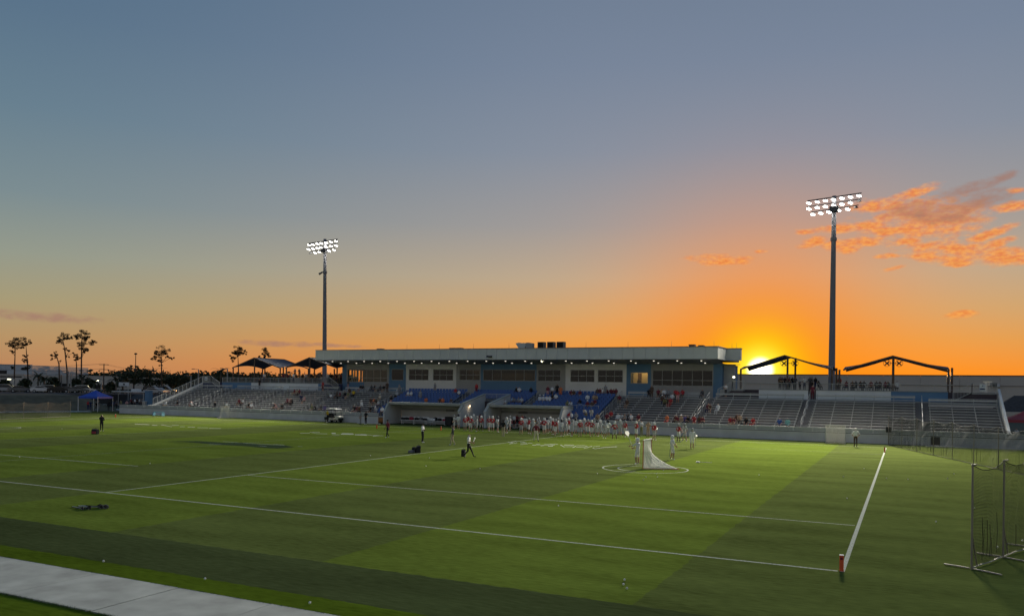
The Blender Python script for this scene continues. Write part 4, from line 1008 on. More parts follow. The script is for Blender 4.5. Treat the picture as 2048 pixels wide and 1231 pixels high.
def person(loc, rz, pose_, shirt, bottoms, label, group=None, hair='dark', skin=None, shoes=None, sleeve=None, leg=None, helmet=None, cap=None, number=None, h=1.0):
    o = obj('person', BODY[pose_], None, loc, rz); k = NPEOPLE[0]; NPEOPLE[0] += 1
    rnd = random.Random(k * 7 + 3); sk = SKIN[skin if skin is not None else rnd.choice((0, 0, 1, 1, 2))]
    tag(o, label, 'person', group); o.scale = (h,) * 3
    ms = [sk, CLM[shirt], CLM[bottoms], CLM[shoes or rnd.choice(('white', 'black', 'light grey'))], HAIR[hair], sk if sleeve is None else CLM[sleeve], (sk if leg is None else CLM[leg])]
    for i, m in enumerate(ms): s = o.material_slots[i]; s.link = 'OBJECT'; s.material = m
    d = POSES[pose_]; hd = Vector(d['hea'])
    if helmet: obj('helmet', HELM[helmet], o, hd - Vector((0, .01, .06)))
    if cap:
        if cap not in CAPS: CAPS[cap] = capm.mesh('cap', CLM[cap])
        c = obj('cap', CAPS[cap], o, hd + Vector((0, .0, .01)))
    if number:
        y = d['che'][1] - .135 if True else 0
        obj('jersey_number', number_mesh(number), o, (d['che'][0], y, d['che'][2] - .12))
    return o
def face(loc, tx=0.0, ty=0.0):
    return math.atan2(-(tx - loc[0]), ty - loc[1])
def stick(loc, rz, label, L=1.05, head='narrow', rot=(0, 0, 0), m=None, group=None, hm_=None, pk=None):
    t = thing('lacrosse_stick', label, 'lacrosse stick', loc, 0, group); t.rotation_euler = rot
    MB().tube((0, 0, 0), (0, 0, L), .014, n=6).build('shaft', m or M_alu, t)
    w, hl = (.19, .42) if head == 'goalie' else (.085, .26); r = MB(); pts = []
    for k in range(13):
        a = PI * k / 12; pts.append((-w * math.cos(a), 0, L + hl * .62 + w * math.sin(a) * .9))
    pts = [(0, 0, L)] + pts + [(0, 0, L)]; r.path(pts, .013, 5); hd = r.build('head', hm_ or CLM['white'], t)
    n = MB(); n.face([(p[0] * .96, .02, p[2]) for p in pts[:-1]]); n.build('mesh_pocket', pk or NETW, hd)
    return t
NETW = net_mat('white_string', (.7, .7, .68), .05, .02, .55, .4)

# players and others on the field: (feet x, feet y, pose, shirt, bottoms, look-at px or angle, extra, label)
def at_feet(x, y): return on_z(x, y, .008)
FLD = 'people standing on the field'
def fieldp(x, y, pose_, shirt, bottoms, deg, label, **k):
    return person(at_feet(x, y), math.radians(deg), pose_, shirt, bottoms, label, k.pop('group', FLD), **k)
fieldp(203, 862, 'crossed', 'black', 'black', 25, 'person in all black standing alone on the far left turf beside a red bag', leg='black', sleeve='black', shoes='white')
fieldp(775, 875, 'stroll', 'maroon', 'black', 150, 'person in dark maroon top and black trousers walking below the left dugout', leg='black', cap='black')
fieldp(845, 885, 'crossed', 'white', 'black', -80, 'official in white shirt and black trousers standing with folded arms', leg='black', shoes='white')
fieldp(905, 890, 'stroll', 'dark grey', 'khaki', 120, 'person in dark polo and khaki trousers walking below the left dugout benches', leg='khaki', sleeve='dark grey', cap='black')
wk = fieldp(937, 915, 'walk', 'white', 'black', -75, 'person in white shirt and black trousers striding across the turf holding papers', leg='black', shoes='black', hair='grey')
fieldp(1072, 882, 'wide', 'maroon', 'cream', 8, 'coach in dark maroon top and pale trousers watching the huddle', leg='cream', shoes='black', sleeve='maroon')
gl = fieldp(1275, 928, 'goalie', 'white', 'white', 72, 'goalkeeper in white kit and helmet holding a big stick beside the goal', helmet='white', shoes='white')
fieldp(1344, 919, 'ready', 'white', 'white', -50, 'player in white kit and white helmet standing right of the goal', helmet='white', shoes='white')
fieldp(1384, 897, 'stand', 'white', 'white', 10, 'player in white kit with dark pads standing farther right of the goal', helmet='grey', shoes='white', sleeve='white')
fieldp(1711, 893, 'hips', 'white', 'brown', 15, 'official in white shirt and brown trousers standing before the right perimeter wall', leg='brown', shoes='black', cap='white')
fieldp(655, 844, 'crossed', 'yellow', 'black', 100, 'person in yellow shirt and dark trousers standing beside the golf cart', leg='black')
fieldp(721, 848, 'stand', 'grey', 'grey', 150, 'person in grey standing before the wall right of the golf cart', leg='grey')
fieldp(731.5, 848, 'hips', 'black', 'black', 170, 'person in black standing before the wall near the left orange pylon', leg='black', shoes='white')
HUD = 'players and coaches in the sideline huddle'
NUMS = ['30', '9', '16', '42', '14', '8', '17', '5', '30', '42', '11', '16', '17', '9', '10', '48', '27']
hud = [  # x, y, kind
 (908, 859, 'W'), (916.5, 857, 'W'), (930, 862, 'R'), (935, 858, 'R'), (941, 863, 'R'), (947, 857, 'W'), (954, 863, 'W'), (962, 862, 'R'), (977.5, 862, 'R'), (985, 863, 'R'), (995, 864, 'W'), (1013, 866, 'W'),
 (1042, 868, 'R'), (1057.5, 867, 'R'), (1077, 866, 'W'), (1094, 866, 'W'), (1100, 864, 'W'), (1104.5, 869, 'R'), (1110, 871, 'R'), (1123, 872, 'W'), (1144, 872, 'W'), (1160, 873, 'R'), (1168, 868, 'W'), (1175.5, 871, 'R'),
 (1183, 873, 'R'), (1193, 873, 'W'), (1200, 872, 'W'), (1209, 876, 'W'), (1229, 878, 'R'), (1250, 874, 'R'), (1272, 876, 'R'), (1308, 880, 'R'), (1357, 883, 'R'), (1369, 882, 'W')]
hud += [(1020, 861, 'W'), (1050, 862, 'W'), (1066, 870, 'W'), (1116, 867, 'W'), (1131, 869, 'W'), (1137, 867, 'R'), (1151, 868, 'W'), (1188, 868, 'W'), (1216, 873, 'W'), (1240, 871, 'W'), (1088, 868, 'R')]
hud.sort()
ri = wi = 0
rp, wp = ['stand', 'wide', 'hips', 'ready', 'stroll', 'crossed'], ['wide', 'stand', 'ready', 'phone', 'hips', 'stroll']
for x, y, kk in hud:
    loc = at_feet(x, y); b = random.uniform(-45, 45)
    if kk == 'R':
        person(loc, math.radians(b), rp[ri % 6], 'red', 'white' if ri % 3 else 'light grey', 'sideline player in red numbered shirt, %s red player' % ORD[ri], HUD, helmet=('white', 'grey', 'white')[ri % 3], number=NUMS[ri % len(NUMS)], sleeve='red' if ri % 4 == 1 else None, shoes='white', skin=(0, 1, 0, 2)[ri % 4]); ri += 1
    else:
        person(loc, math.radians(b + (0 if wi % 3 else 140)), wp[wi % 6], ('light grey', 'white', 'light grey')[wi % 3], 'light grey', 'sideline player in pale grey and white kit, %s pale player' % ORD[wi], HUD, helmet=('grey', 'dark', 'white')[wi % 3], sleeve='light grey' if wi % 2 else None, shoes='white', skin=(0, 1, 0, 1)[wi % 4]); wi += 1
fieldp(1006, 873, 'stroll', 'black', 'khaki', 20, 'coach in black top and khaki trousers at the near edge of the huddle', leg='khaki', group=HUD, cap='black')
fieldp(1028, 856, 'stand', 'white', 'black', 160, 'person in white top and black shorts standing before the right dugout bench', group=HUD)
person((on_y(1034, 845, 89.9).x, 89.9, .01), PI, 'stand', 'maroon', 'black', 'left one of two people in dark red standing inside the right dugout', HUD, leg='black')
person((on_y(1044, 845, 89.9).x, 89.9, .01), PI + .2, 'hips', 'red', 'black', 'right one of two people in red standing inside the right dugout', HUD, leg='black')
person((on_y(961, 830, 89.4).x, 89.4, .01), PI, 'stand', 'maroon', 'black', 'person in maroon standing at the mouth of the players tunnel', HUD, leg='black')
fieldp(1296, 874, 'crossed', 'tan', 'tan', 30, 'person in tan clothes standing between two red players at the wall', leg='tan', group=HUD)
fieldp(1283, 872, 'phone', 'white', 'olive', 150, 'person in white shirt leaning at the perimeter wall behind the red players', leg='olive', group=HUD)
# things they hold
h = gl.matrix_basis @ Vector(POSES['goalie']['wrR']); h2 = gl.matrix_basis @ Vector(POSES['goalie']['wrL']); dv = Vector((-.33, -.12, .86)).normalized()
t = stick(h - dv * .18, 0, 'goalkeeper stick with big white net head, raised', 1.0, 'goalie', m=CLM['white']); yv = Vector((.35, .93, 0)); yv = (yv - dv * yv.dot(dv)).normalized(); xv = yv.cross(dv); t.rotation_euler = Matrix((xv, yv, dv)).transposed().to_euler()
h = wk.matrix_basis @ Vector(POSES['walk']['wrR'])
t = thing('paper_sheets', 'white papers held by the striding person', 'papers', h + Vector((.1, -.03, .04)), math.radians(-75))
MB().hexa([(-.11, 0, 0), (.11, 0, 0), (.11, .012, 0), (-.11, .012, 0), (-.10, .12, .32), (.12, .12, .32), (.12, .132, .32), (-.10, .132, .32)]).build('sheet', CLM['white'], t)
MB().hexa([(-.06, .02, .01), (.16, .02, .01), (.16, .032, .01), (-.06, .032, .01), (-.02, .16, .28), (.2, .16, .28), (.2, .172, .28), (-.02, .172, .28)]).build('sheet', CLM['white'], t)
for x, y, lb in ((1312, 880, 'stick held low by the red player seen above the goal net'), (1390, 898, 'stick held beside the player in dark pads'), (1339, 919, 'stick held by the white helmeted player right of the goal'),
                 (948, 862, 'stick held by a pale player before the tunnel wall'), (1215, 876, 'stick held by the pale player nearest the aisle rail')):
    p = at_feet(x, y); t = stick(p + Vector((0, -.1, .15)), 0, lb, .95); t.rotation_euler = (.25, .18, 0)

# ------------------------------------------------------------------ spectators
def near_row(x, y, zoff=0.0):
    best = min(range(12), key=lambda i: abs(proj(on_y(x, y, rowY(i)))[1] - proj((on_y(x, y, rowY(i)).x, rowY(i), rowz(i) + zoff))[1]))
    return best
def crowd(place, group, lst):
    """lst of (x, y, pose, shirt[, bottoms[, hair or cap]]); y is the hip for sitters and the feet for standers"""
    lst = sorted(lst); n = len(lst)
    for k, e in enumerate(lst):
        x, y, ps, sh = e[:4]; bt = e[4] if len(e) > 4 and e[4] else random.choice(('dark grey', 'black', 'navy', 'khaki')); ex = e[5] if len(e) > 5 else None
        sitting = ps in ('sit', 'lean', 'sitphone'); i = near_row(x, y, 0 if sitting else -.43); Y = rowY(i) - (.0 if sitting else .28)
        loc = Vector((on_y(x, y, Y).x, Y, rowz(i) - .43))
        cap = ex if ex in CL else None; hr = ex if ex in HAIR else ('dark', 'brown', 'dark', 'fair')[k % 4]
        verb = {'sit': 'seated', 'lean': 'leaning forward', 'sitphone': 'seated'}.get(ps, 'standing')
        lb = '%s spectator in %s, %s %s' % (verb, sh, ORD[k].replace(' from left', '') if n > 1 else 'only one', place)
        person(loc, PI + random.uniform(-.45, .45), ps, sh, bt, lb, group, hair=hr, cap=cap, leg=bt if k % 3 else None, sleeve=sh if k % 4 == 0 else None)
def wcrowd(place, group, lst, Y0=100.6, z=5.2):
    """people on a flat upper floor: (x, pose, shirt, Y)"""
    lst = sorted(lst); n = len(lst)
    for k, e in enumerate(lst):
        x, ps, sh = e[:3]; Y = e[3] if len(e) > 3 else Y0
        loc = Vector((on_y(x, 765, Y).x, Y, z)); sitting = ps in ('sit', 'lean', 'sitphone')
        lb = '%s person in %s, %s %s' % ('seated' if sitting else 'standing', sh, ORD[k].replace(' from left', ''), place)
        o = person(loc, PI * (k % 2) + random.uniform(-.9, .9), ps, sh, ('dark grey', 'black', 'navy')[k % 3], lb, group, leg='dark grey')
        if sitting:
            st_ = thing('deck_stool', 'stool under the person in %s, %s %s' % (sh, ORD[k].replace(' from left', ''), place), 'stool', loc, 0, 'stools on the upper decks')
            MB().box(-.18, .18, -.18, .18, .38, .42).build('seat', M_dark, st_)
            for a, b in ((-1, -1), (1, -1), (1, 1), (-1, 1)): MB().box(a * .15 - .02, a * .15 + .02, b * .15 - .02, b * .15 + .02, 0, .38).build('leg', M_dark, st_)
S = 'spectators in the grandstand'
crowd('from left in the far left bottom rows', S, [(332, 812, 'sit', 'white'), (355, 812, 'sit', 'black'), (382, 814, 'sit', 'pink'), (384.5, 814, 'lean', 'white'), (430, 815, 'sit', 'black'), (453.5, 815, 'sit', 'white')])
crowd('from left, rows between the goal and golf cart', S, [(478, 809, 'sit', 'maroon'), (486, 809, 'sit', 'white', 'black'), (498, 816, 'sit', 'black'), (503, 816, 'sit', 'white'), (549, 818, 'sit', 'black'), (554.5, 818, 'lean', 'pink'),
       (560, 818, 'sit', 'grey'), (564.5, 818, 'sit', 'black'), (575, 805, 'sit', 'maroon'), (580, 805, 'sit', 'pink'), (585, 805, 'lean', 'black'), (589, 789, 'sit', 'maroon'), (594, 789, 'sit', 'tan'), (599, 788, 'sit', 'maroon'), (602.5, 800, 'sit', 'navy'), (609, 802, 'sit', 'pink')])
crowd('from left in rows near the golf cart', S, [(624, 821, 'sit', 'olive', 'khaki', 'tan'), (632, 821, 'lean', 'black'), (642, 821, 'sit', 'dark grey'), (649.5, 821, 'sit', 'purple'), (645.5, 785, 'stand', 'red', 'maroon'), (662, 796, 'sit', 'white', 'grey'),
       (674, 795, 'sit', 'brown'), (680, 794, 'sit', 'maroon'), (690, 793, 'sit', 'black'), (696, 793, 'sit', 'olive'), (699, 788, 'sit', 'brown'), (707, 792, 'sit', 'yellow'), (721, 781, 'sit', 'black', 'grey'), (725, 781, 'sit', 'black', 'light grey'),
       (708, 824, 'sit', 'black'), (714, 824, 'sit', 'maroon', 'pink'), (719, 823, 'lean', 'brown'), (723, 825, 'stand', 'white', 'grey', 'white'), (743, 781, 'sit', 'dark grey'), (749.5, 780, 'sit', 'black'), (755, 780, 'lean', 'grey'), (761, 780, 'sit', 'dark grey'),
       (767.5, 781, 'sit', 'black'), (774, 783, 'stand', 'brown', 'brown'), (742, 806, 'sit', 'brown'), (748, 808, 'sit', 'orange'), (753, 806, 'lean', 'brown'), (760, 801, 'sit', 'cream', 'khaki', 'white'), (740, 826, 'sit', 'black')])
crowd('from left among the left blue seats', S, [(753.5, 824, 'lean', 'light grey', 'navy', 'white'), (764.5, 824, 'sit', 'white'), (782, 814, 'stand', 'black', 'pink'), (757, 812, 'sit', 'light grey'), (794, 792, 'sit', 'light grey', 'black', 'white'), (798.5, 791, 'stand', 'grey', 'grey'),
       (816, 792, 'sit', 'white', 'white'), (822.5, 792, 'sit', 'white', 'white'), (840.5, 804, 'stand', 'grey', 'grey'), (852, 806, 'sit', 'orange', 'tan'), (880, 806, 'sit', 'brown'), (885.5, 806, 'sit', 'orange'), (870, 778, 'stand', 'grey', 'grey'), (904, 805, 'lean', 'brown'), (911, 788, 'sit', 'red'), (918, 789, 'sit', 'white', 'olive')])
crowd('from left among the middle blue seats', S, [(953, 782, 'stand', 'red', 'maroon'), (1010, 809, 'sit', 'white'), (1025, 806, 'sit', 'light blue'), (1030, 808, 'lean', 'grey'), (1037, 806, 'sit', 'grey'), (1043, 806, 'sit', 'light grey'), (1033, 786, 'sit', 'black'), (1038.5, 787, 'sit', 'white', 'black'), (1062, 786, 'sit', 'black')])
crowd('from left among the right blue seats', S, [(1080, 801, 'sit', 'white', None, 'white'), (1087, 801, 'sit', 'white', None, 'white'), (1093.5, 801, 'sit', 'white'), (1099, 802, 'sit', 'white'), (1105, 801, 'sit', 'black'), (1111.5, 801, 'sit', 'white'), (1095.5, 797, 'stand', 'maroon', 'pink', 'pink'), (1104, 799, 'stand', 'white', 'black'),
       (1114, 794, 'stand', 'black', 'black'), (1121, 797, 'stand', 'orange', 'orange'), (1142.5, 790, 'sit', 'maroon'), (1147, 791, 'sit', 'brown'), (1160, 793, 'sit', 'maroon'), (1175, 799, 'sit', 'white', 'black'), (1188, 799, 'sit', 'tan'), (1194.5, 799, 'lean', 'tan'), (1135, 812, 'sit', 'olive'), (1142.5, 812, 'lean', 'white'),
       (1162, 811, 'lean', 'black', 'white'), (1175, 812, 'sit', 'maroon', None, 'white'), (1184, 812, 'sit', 'brown'), (1190, 812, 'sit', 'maroon'), (1138.5, 839, 'sit', 'red'), (1142, 839, 'sit', 'white'), (1152, 838, 'sit', 'grey'), (1172, 842, 'bend', 'white', 'olive'), (1183, 842, 'bend', 'white', 'white'), (1195, 841, 'lean', 'tan', None, 'fair')])
crowd('from left by the aisle right of the blue seats', S, [(1211, 782, 'stand', 'grey', 'grey'), (1195, 786, 'sit', 'brown'), (1200, 786, 'sit', 'maroon'), (1205, 790, 'sit', 'white'), (1222, 788, 'sit', 'maroon'), (1227, 788, 'lean', 'maroon'), (1232, 788, 'sit', 'maroon'), (1213, 790, 'sit', 'maroon'), (1239, 803, 'sit', 'maroon'), (1222, 836, 'sit', 'red'), (1214, 838, 'sit', 'maroon')])
crowd('from left in bleachers under the wide dark window', S, [(1254, 811, 'sit', 'brown', 'tan'), (1298, 789, 'sit', 'black'), (1303.5, 789, 'stand', 'brown', 'brown'), (1316.5, 788, 'sit', 'maroon'), (1324, 788, 'sit', 'tan'), (1328, 790, 'sit', 'white', 'black'), (1337, 788, 'sit', 'grey'), (1351, 790, 'sit', 'red'), (1365, 789, 'sit', 'red'), (1405, 789, 'sit', 'dark grey'),
       (1324.5, 804, 'sit', 'brown', None, 'white'), (1329.5, 809, 'lean', 'olive'), (1335, 808, 'sit', 'brown'), (1341, 809, 'sit', 'red', 'red'), (1344.5, 801, 'sit', 'white'), (1355, 806, 'stand', 'red', 'pink'), (1236, 841, 'sit', 'white'), (1243.5, 841, 'sit', 'light grey'), (1250, 841, 'lean', 'grey'), (1256, 841, 'sit', 'dark grey'), (1261.5, 842, 'sit', 'white'),
       (1277, 842, 'sit', 'maroon'), (1334, 844, 'sit', 'orange', 'red'), (1351, 844, 'sit', 'brown'), (1356, 845, 'lean', 'maroon'), (1362.5, 844, 'sit', 'tan', None, 'white'), (1370, 845, 'sit', 'purple'), (1378, 845, 'lean', 'black'), (1387.5, 847, 'sit', 'red', 'red')])
crowd('from left in bleachers below the sun', S, [(1399, 847, 'sit', 'brown', 'maroon'), (1404, 847, 'lean', 'maroon'), (1416.5, 820, 'sit', 'maroon'), (1421, 821, 'lean', 'brown'), (1436, 823, 'sit', 'white', 'white'), (1461, 845, 'sit', 'red'), (1466, 845, 'lean', 'maroon'), (1474, 845, 'sit', 'brown'), (1479, 845, 'sit', 'tan'), (1492.5, 850, 'sit', 'black'), (1506, 852, 'sit', 'red', 'red'), (1559, 853, 'sit', 'blue', 'grey'), (1575, 855, 'sit', 'teal', 'teal')])
person((on_y(519, 775, 98.6).x, 98.6, 4.2), PI, 'stand', 'black', 'black', 'person in black standing before the white left deck wall', S, leg='black')
person((on_y(696, 777, 98.6).x, 98.6, 4.2), PI - .5, 'hips', 'dark grey', 'pink', 'person in dark top and pink trousers standing under the left end window', S, leg='pink')
person((on_y(1625, 785, 99.2).x, 99.25, 4.2), PI, 'stand', 'maroon', 'maroon', 'person in maroon standing in the doorway of the right deck wall', S, leg='maroon')
person((on_y(1452, 783, 98.0).x, 97.9, 4.2), PI - .6, 'phone', 'white', 'dark grey', 'person in white by the brown stairs beside the press box', S)
person((on_y(1278.5, 765, 103.2).x, 103.2, 4.9), PI, 'stand', 'dark grey', 'black', 'person standing inside the lit room of the press box', S, leg='black')
D = 'people on the upper decks'
wcrowd('on the left deck under the sails', D, [(484, 'crossed', 'black'), (501, 'stand', 'black'), (509, 'phone', 'black'), (516, 'sit', 'dark grey'), (524, 'hips', 'dark grey', 102), (528.5, 'stand', 'white', 101), (533, 'sit', 'black', 102), (549, 'sit', 'dark grey', 101.6), (566, 'stand', 'maroon', 100.4), (570, 'crossed', 'black', 100.8), (574.5, 'hips', 'maroon', 100.3),
       (587, 'stand', 'white', 100.2), (605, 'crossed', 'black', 101), (611.5, 'stand', 'light grey', 101.2), (614, 'sit', 'dark grey', 100.4), (622.5, 'hips', 'black', 100.4), (628, 'sit', 'black', 101), (638, 'stand', 'dark grey', 101.6), (643, 'crossed', 'black', 102), (655, 'stand', 'light grey', 100.8), (661, 'hips', 'black', 101.2), (665, 'stand', 'black', 101.8),
       (669, 'crossed', 'maroon', 101), (673, 'stand', 'black', 102.2), (678, 'phone', 'tan', 101.4), (682, 'stand', 'maroon', 102)])
wcrowd('on the right deck behind the railing', D, [(1560, 'stand', 'brown'), (1564, 'crossed', 'dark grey'), (1570, 'stand', 'black', 101), (1575, 'hips', 'maroon'), (1579, 'stand', 'grey', 101), (1585, 'stand', 'black', 101.6), (1590, 'crossed', 'dark grey'), (1600, 'stand', 'light grey'), (1609, 'hips', 'white', 101), (1620, 'stand', 'dark grey', 101), (1624, 'crossed', 'grey', 102),
       (1631, 'stand', 'black', 101), (1637, 'sit', 'black'), (1679, 'stand', 'red', 100.2), (1693, 'sit', 'maroon'), (1705, 'sit', 'brown'), (1712, 'sit', 'dark grey', 102), (1721, 'sit', 'black'), (1728, 'sit', 'dark grey', 101.2), (1742, 'sit', 'maroon'), (1753, 'sit', 'dark grey'), (1760, 'sit', 'brown', 102), (1771, 'sit', 'maroon'), (1776, 'sit', 'dark grey', 101.4), (1795, 'sit', 'white')])
# high tables along the right deck
for k, x in enumerate((1686, 1714, 1736, 1763, 1784)):
    p = on_y(x, 765, 101.0); t = thing('deck_table', 'dark table on the right deck, %s' % ORD[k], 'table', (p.x, 101.0, 5.2), 0, 'tables on the right upper deck')
    MB().box(-.7, .7, -.35, .35, .70, .74).build('table_top', M_brown, t)
    for a in (-.55, .55): MB().box(a - .04, a + .04, -.3, .3, 0, .70).build('leg', M_brown, t)
# filming platform under the sails
p = on_y(595, 745, 102.5); t = thing('filming_platform', 'grey boxed filming platform between the two left sails', 'platform', (p.x, 102.5, 5.2))
MB().box(-1.1, 1.1, -.5, .5, 0, 1.0).build('platform_base', M_deck, t)
r = MB()
for a in (-1.1, 1.1):
    for b in (-.5, .5): r.box(a - .03, a + .03, b - .03, b + .03, 1.0, 2.0)
r.box(-1.1, 1.1, -.53, -.5, 1.95, 2.0).box(-1.1, 1.1, -.53, -.5, 1.5, 1.54); r.build('guard_rail', M_rail, t)
for k, x in enumerate((590, 598.5)):
    q = on_y(x, 745, 102.4); person((q.x, 102.4, 6.2), PI, 'phone', 'grey', 'black', '%s camera operator on the filming platform' % ('left', 'right')[k], D, h=.9, leg='black')
# ------------------------------------------------------------------ sports gear on the field
M_or = mat('orange_foam', (.72, .10, .03), .6, var=.08); M_orpaint = mat('orange_goal_paint', (.50, .10, .03), .5, var=.08)
def pylon(x, y, z, label):
    t = thing('corner_pylon', label, 'pylon', (x, y, 0), .0, 'orange corner pylons')
    MB().box(-.055, .055, -.055, .055, .006, .45).build('pylon_body', M_or, t); MB().box(-.058, .058, -.058, .058, .4505, .462).build('white_top', CLM['white'], t)
    MB().box(-.035, .035, -.0575, -.0555, .33, .40).build('printed_mark', CLM['maroon'], t)
q = on_z(1683, 1141); pylon(q.x, q.y, 0, 'large orange pylon at the near end of the right end line')
q = on_z(1769.5, 904); pylon(q.x, q.y, 0, 'orange pylon at the far end of the right end line')
for x, y, lb in ((753.5, 856, 'orange pylon below the left end of the left dugout'), (882, 860, 'orange pylon below the middle of the left dugout'), (231, 834, 'small orange pylon at the far left corner')):
    q = on_z(x, y); pylon(q.x, q.y, 0, lb)
M_netw = net_mat('white_goal_net', (.74, .75, .70), .042, .0155, .5, .45)
M_netg = net_mat('grey_goal_net', (.50, .48, .44), .042, .008, .2, .1)
def goal(loc, rz, label, frame_m, deep=2.1, net_m=None):
    """opening faces local -X; the net runs back to a point at +X"""
    t = thing('lacrosse_goal', label, 'goal', loc, rz, 'lacrosse goals'); W = .915; H = 1.83; r = .028
    MB().tube((0, -W, 0), (0, -W, H), r, n=8).build('post', frame_m, t); MB().tube((0, W, 0), (0, W, H), r, n=8).build('post', frame_m, t)
    MB().tube((0, -W - .03, H), (0, W + .03, H), r, n=8).build('crossbar', CLM['white'] if frame_m is M_orpaint else frame_m, t)
    MB().tube((0, -W, .03), (deep, -.05, .03), .02, n=6).build('ground_bar', frame_m, t); MB().tube((0, W, .03), (deep, .05, .03), .02, n=6).build('ground_bar', frame_m, t)
    mb = MB(); mb.uv = []; n, m = 14, 14
    def pt(s, u, v):      # u: from the frame (0) to the back (1); v: height 0..1
        z = H * v; back = deep * (1 - v) ** 2.6; w = W * (1 - u) + .05 * u
        y = s * (w if True else W); x = back * u
        sag = .06 * math.sin(PI * u) * math.sin(PI * v); fold = .10 * math.sin(9 * u * PI) * v * (1 - v) * 2
        return (x, y * (1 - .0) - s * (sag + fold) , z * (1 - .10 * u * (1 - u)))
    for s in (-1, 1):
        for i in range(n):
            for j in range(m):
                c = [(i / n, j / m), ((i + 1) / n, j / m), ((i + 1) / n, (j + 1) / m), (i / n, (j + 1) / m)]
                mb.face([pt(s, *q) for q in c]); mb.uv += [(q[0] * 2.2 + 5, q[1] * 1.9 + 5) for q in c]
    for j in range(m):   # closing panel between the two sides at the back
        c = [(1, -1, j / m), (1, 1, j / m), (1, 1, (j + 1) / m), (1, -1, (j + 1) / m)]
        mb.face([pt(s, u, v) for u, s, v in c]); mb.uv += [(s * .05 + 5, v * 1.9 + 5) for u, s, v in c]
    mb.build('net', net_m or M_netw, t)
    return t
goal((-15.0, 49.4 + .915, .008), math.radians(0), 'orange framed lacrosse goal with white net in the near crease', M_orpaint)
q = on_z(438, 835); goal((q.x + .9, q.y + .3, .005), math.radians(-90), 'small white goal with net standing before the left bleachers', M_rail, 1.5, M_netg)
q = on_z(1671, 886.5); goal((q.x, q.y - .2, .005), math.radians(86), 'white netted goal parked against the right perimeter wall', M_rail, 1.2, M_netg)
# ball stop nets
M_netd = net_mat('dark_stop_net', (.04, .036, .03), .045, .011); M_npost = mat('net_post', (.27, .24, .21), .5, .4, var=.1)
def stop_net(a, b, n, H, label, feet=True, gname='ball stop nets'):
    a, b = Vector((*a, .004)), Vector((*b, .004)); t = thing('ball_stop_net', label, 'net', a, 0, gname); d = b - a; e = d.normalized(); s = Vector((-e.y, e.x, 0))
    mb = MB(); mb.uv = []; kk = n * 6; L = d.length; jj = 6
    rnd = random.Random(5); off = [[rnd.uniform(-.05, .05) for _ in range(jj + 1)] for _ in range(kk + 1)]
    def pt(i, j):
        u = i / kk; ph = (i % 6) / 6; top = H - .22 * math.sin(PI * ph) - .04; z = top * j / jj + .01 if j else .012
        return d * u + s * (.10 * math.sin(PI * ph) * math.sin(PI * j / jj) * (1 if (i // 6) % 2 else -1) + off[i][j] * math.sin(PI * ph)) + Vector((0, 0, z))
    for i in range(kk):
        for j in range(jj):
            c = [(i, j), (i + 1, j), (i + 1, j + 1), (i, j + 1)]
            mb.face([pt(*q) for q in c]); mb.uv += [(q[0] / kk * L + 3, q[1] / jj * H + 3) for q in c]
    mb.build('netting', M_netd, t)
    MB().path([pt(i, 0) + Vector((0, 0, .03)) for i in range(kk + 1)], .02, 5).build('bottom_rail', M_npost, t)
    MB().path([pt(i, jj) for i in range(kk + 1)], .011, 5).build('top_cord', M_dark, t)
    for k in range(n + 1):
        p = d * (k / n); MB().tube(p, p + Vector((0, 0, H)), .03, .028, 8).build('post', M_npost, t); MB().tube(p + s * .04 + Vector((0, 0, H - .03)), p - s * .12 + Vector((0, 0, H + .0)), .025, n=6).build('post_arm', M_npost, t)
        if feet:
            MB().tube(p - e * .0 + s * .05 + Vector((0, 0, .03)), p + s * .75 + Vector((0, 0, .03)), .022, n=6).build('foot', M_npost, t); MB().tube(p - s * .05 + Vector((0, 0, .03)), p - s * .85 - e * .2 + Vector((0, 0, .03)), .022, n=6).build('foot', M_npost, t)
            MB().tube(p + e * .02 + Vector((0, 0, .95)), p + e * .42 + Vector((0, 0, .05)), .02, n=6).build('brace', M_npost, t)
    # cords hanging loose in the mesh
    c = MB()
    for k in range(n * 5):
        u = rnd.uniform(.02, .98); p = d * u + s * rnd.uniform(-.06, .06); h0, h1 = rnd.uniform(.1, .3), rnd.uniform(.7, 1.5)
        c.path([p + Vector((0, 0, h0)), p + e * rnd.uniform(-.08, .08) + Vector((0, 0, (h0 + h1) / 2)), p + Vector((0, 0, h1))], .007, 4)
    tag(c.build('loose_cords', M_dark, t), kind='stuff')
A = on_z(1943, 1138); B = on_z(2006, 1115); dirn = (B - A).normalized()
stop_net((A.x, A.y), (A.x + dirn.x * 13, A.y + dirn.y * 13), 5, 3.05, 'near dark ball stop net with tee feet at the right edge')
A = on_z(1776.5, 890); B = on_z(2048, 950)
stop_net((A.x, A.y), (B.x + (B.x - A.x) * .3, B.y + (B.y - A.y) * .3), 9, 2.9, 'long dark ball stop net running from the right wall towards the right edge', False)
A = on_z(-60, 841); B = on_z(140, 833)
stop_net((A.x, A.y), (B.x, B.y), 4, 2.2, 'low ball stop net behind the far left end of the field', False)

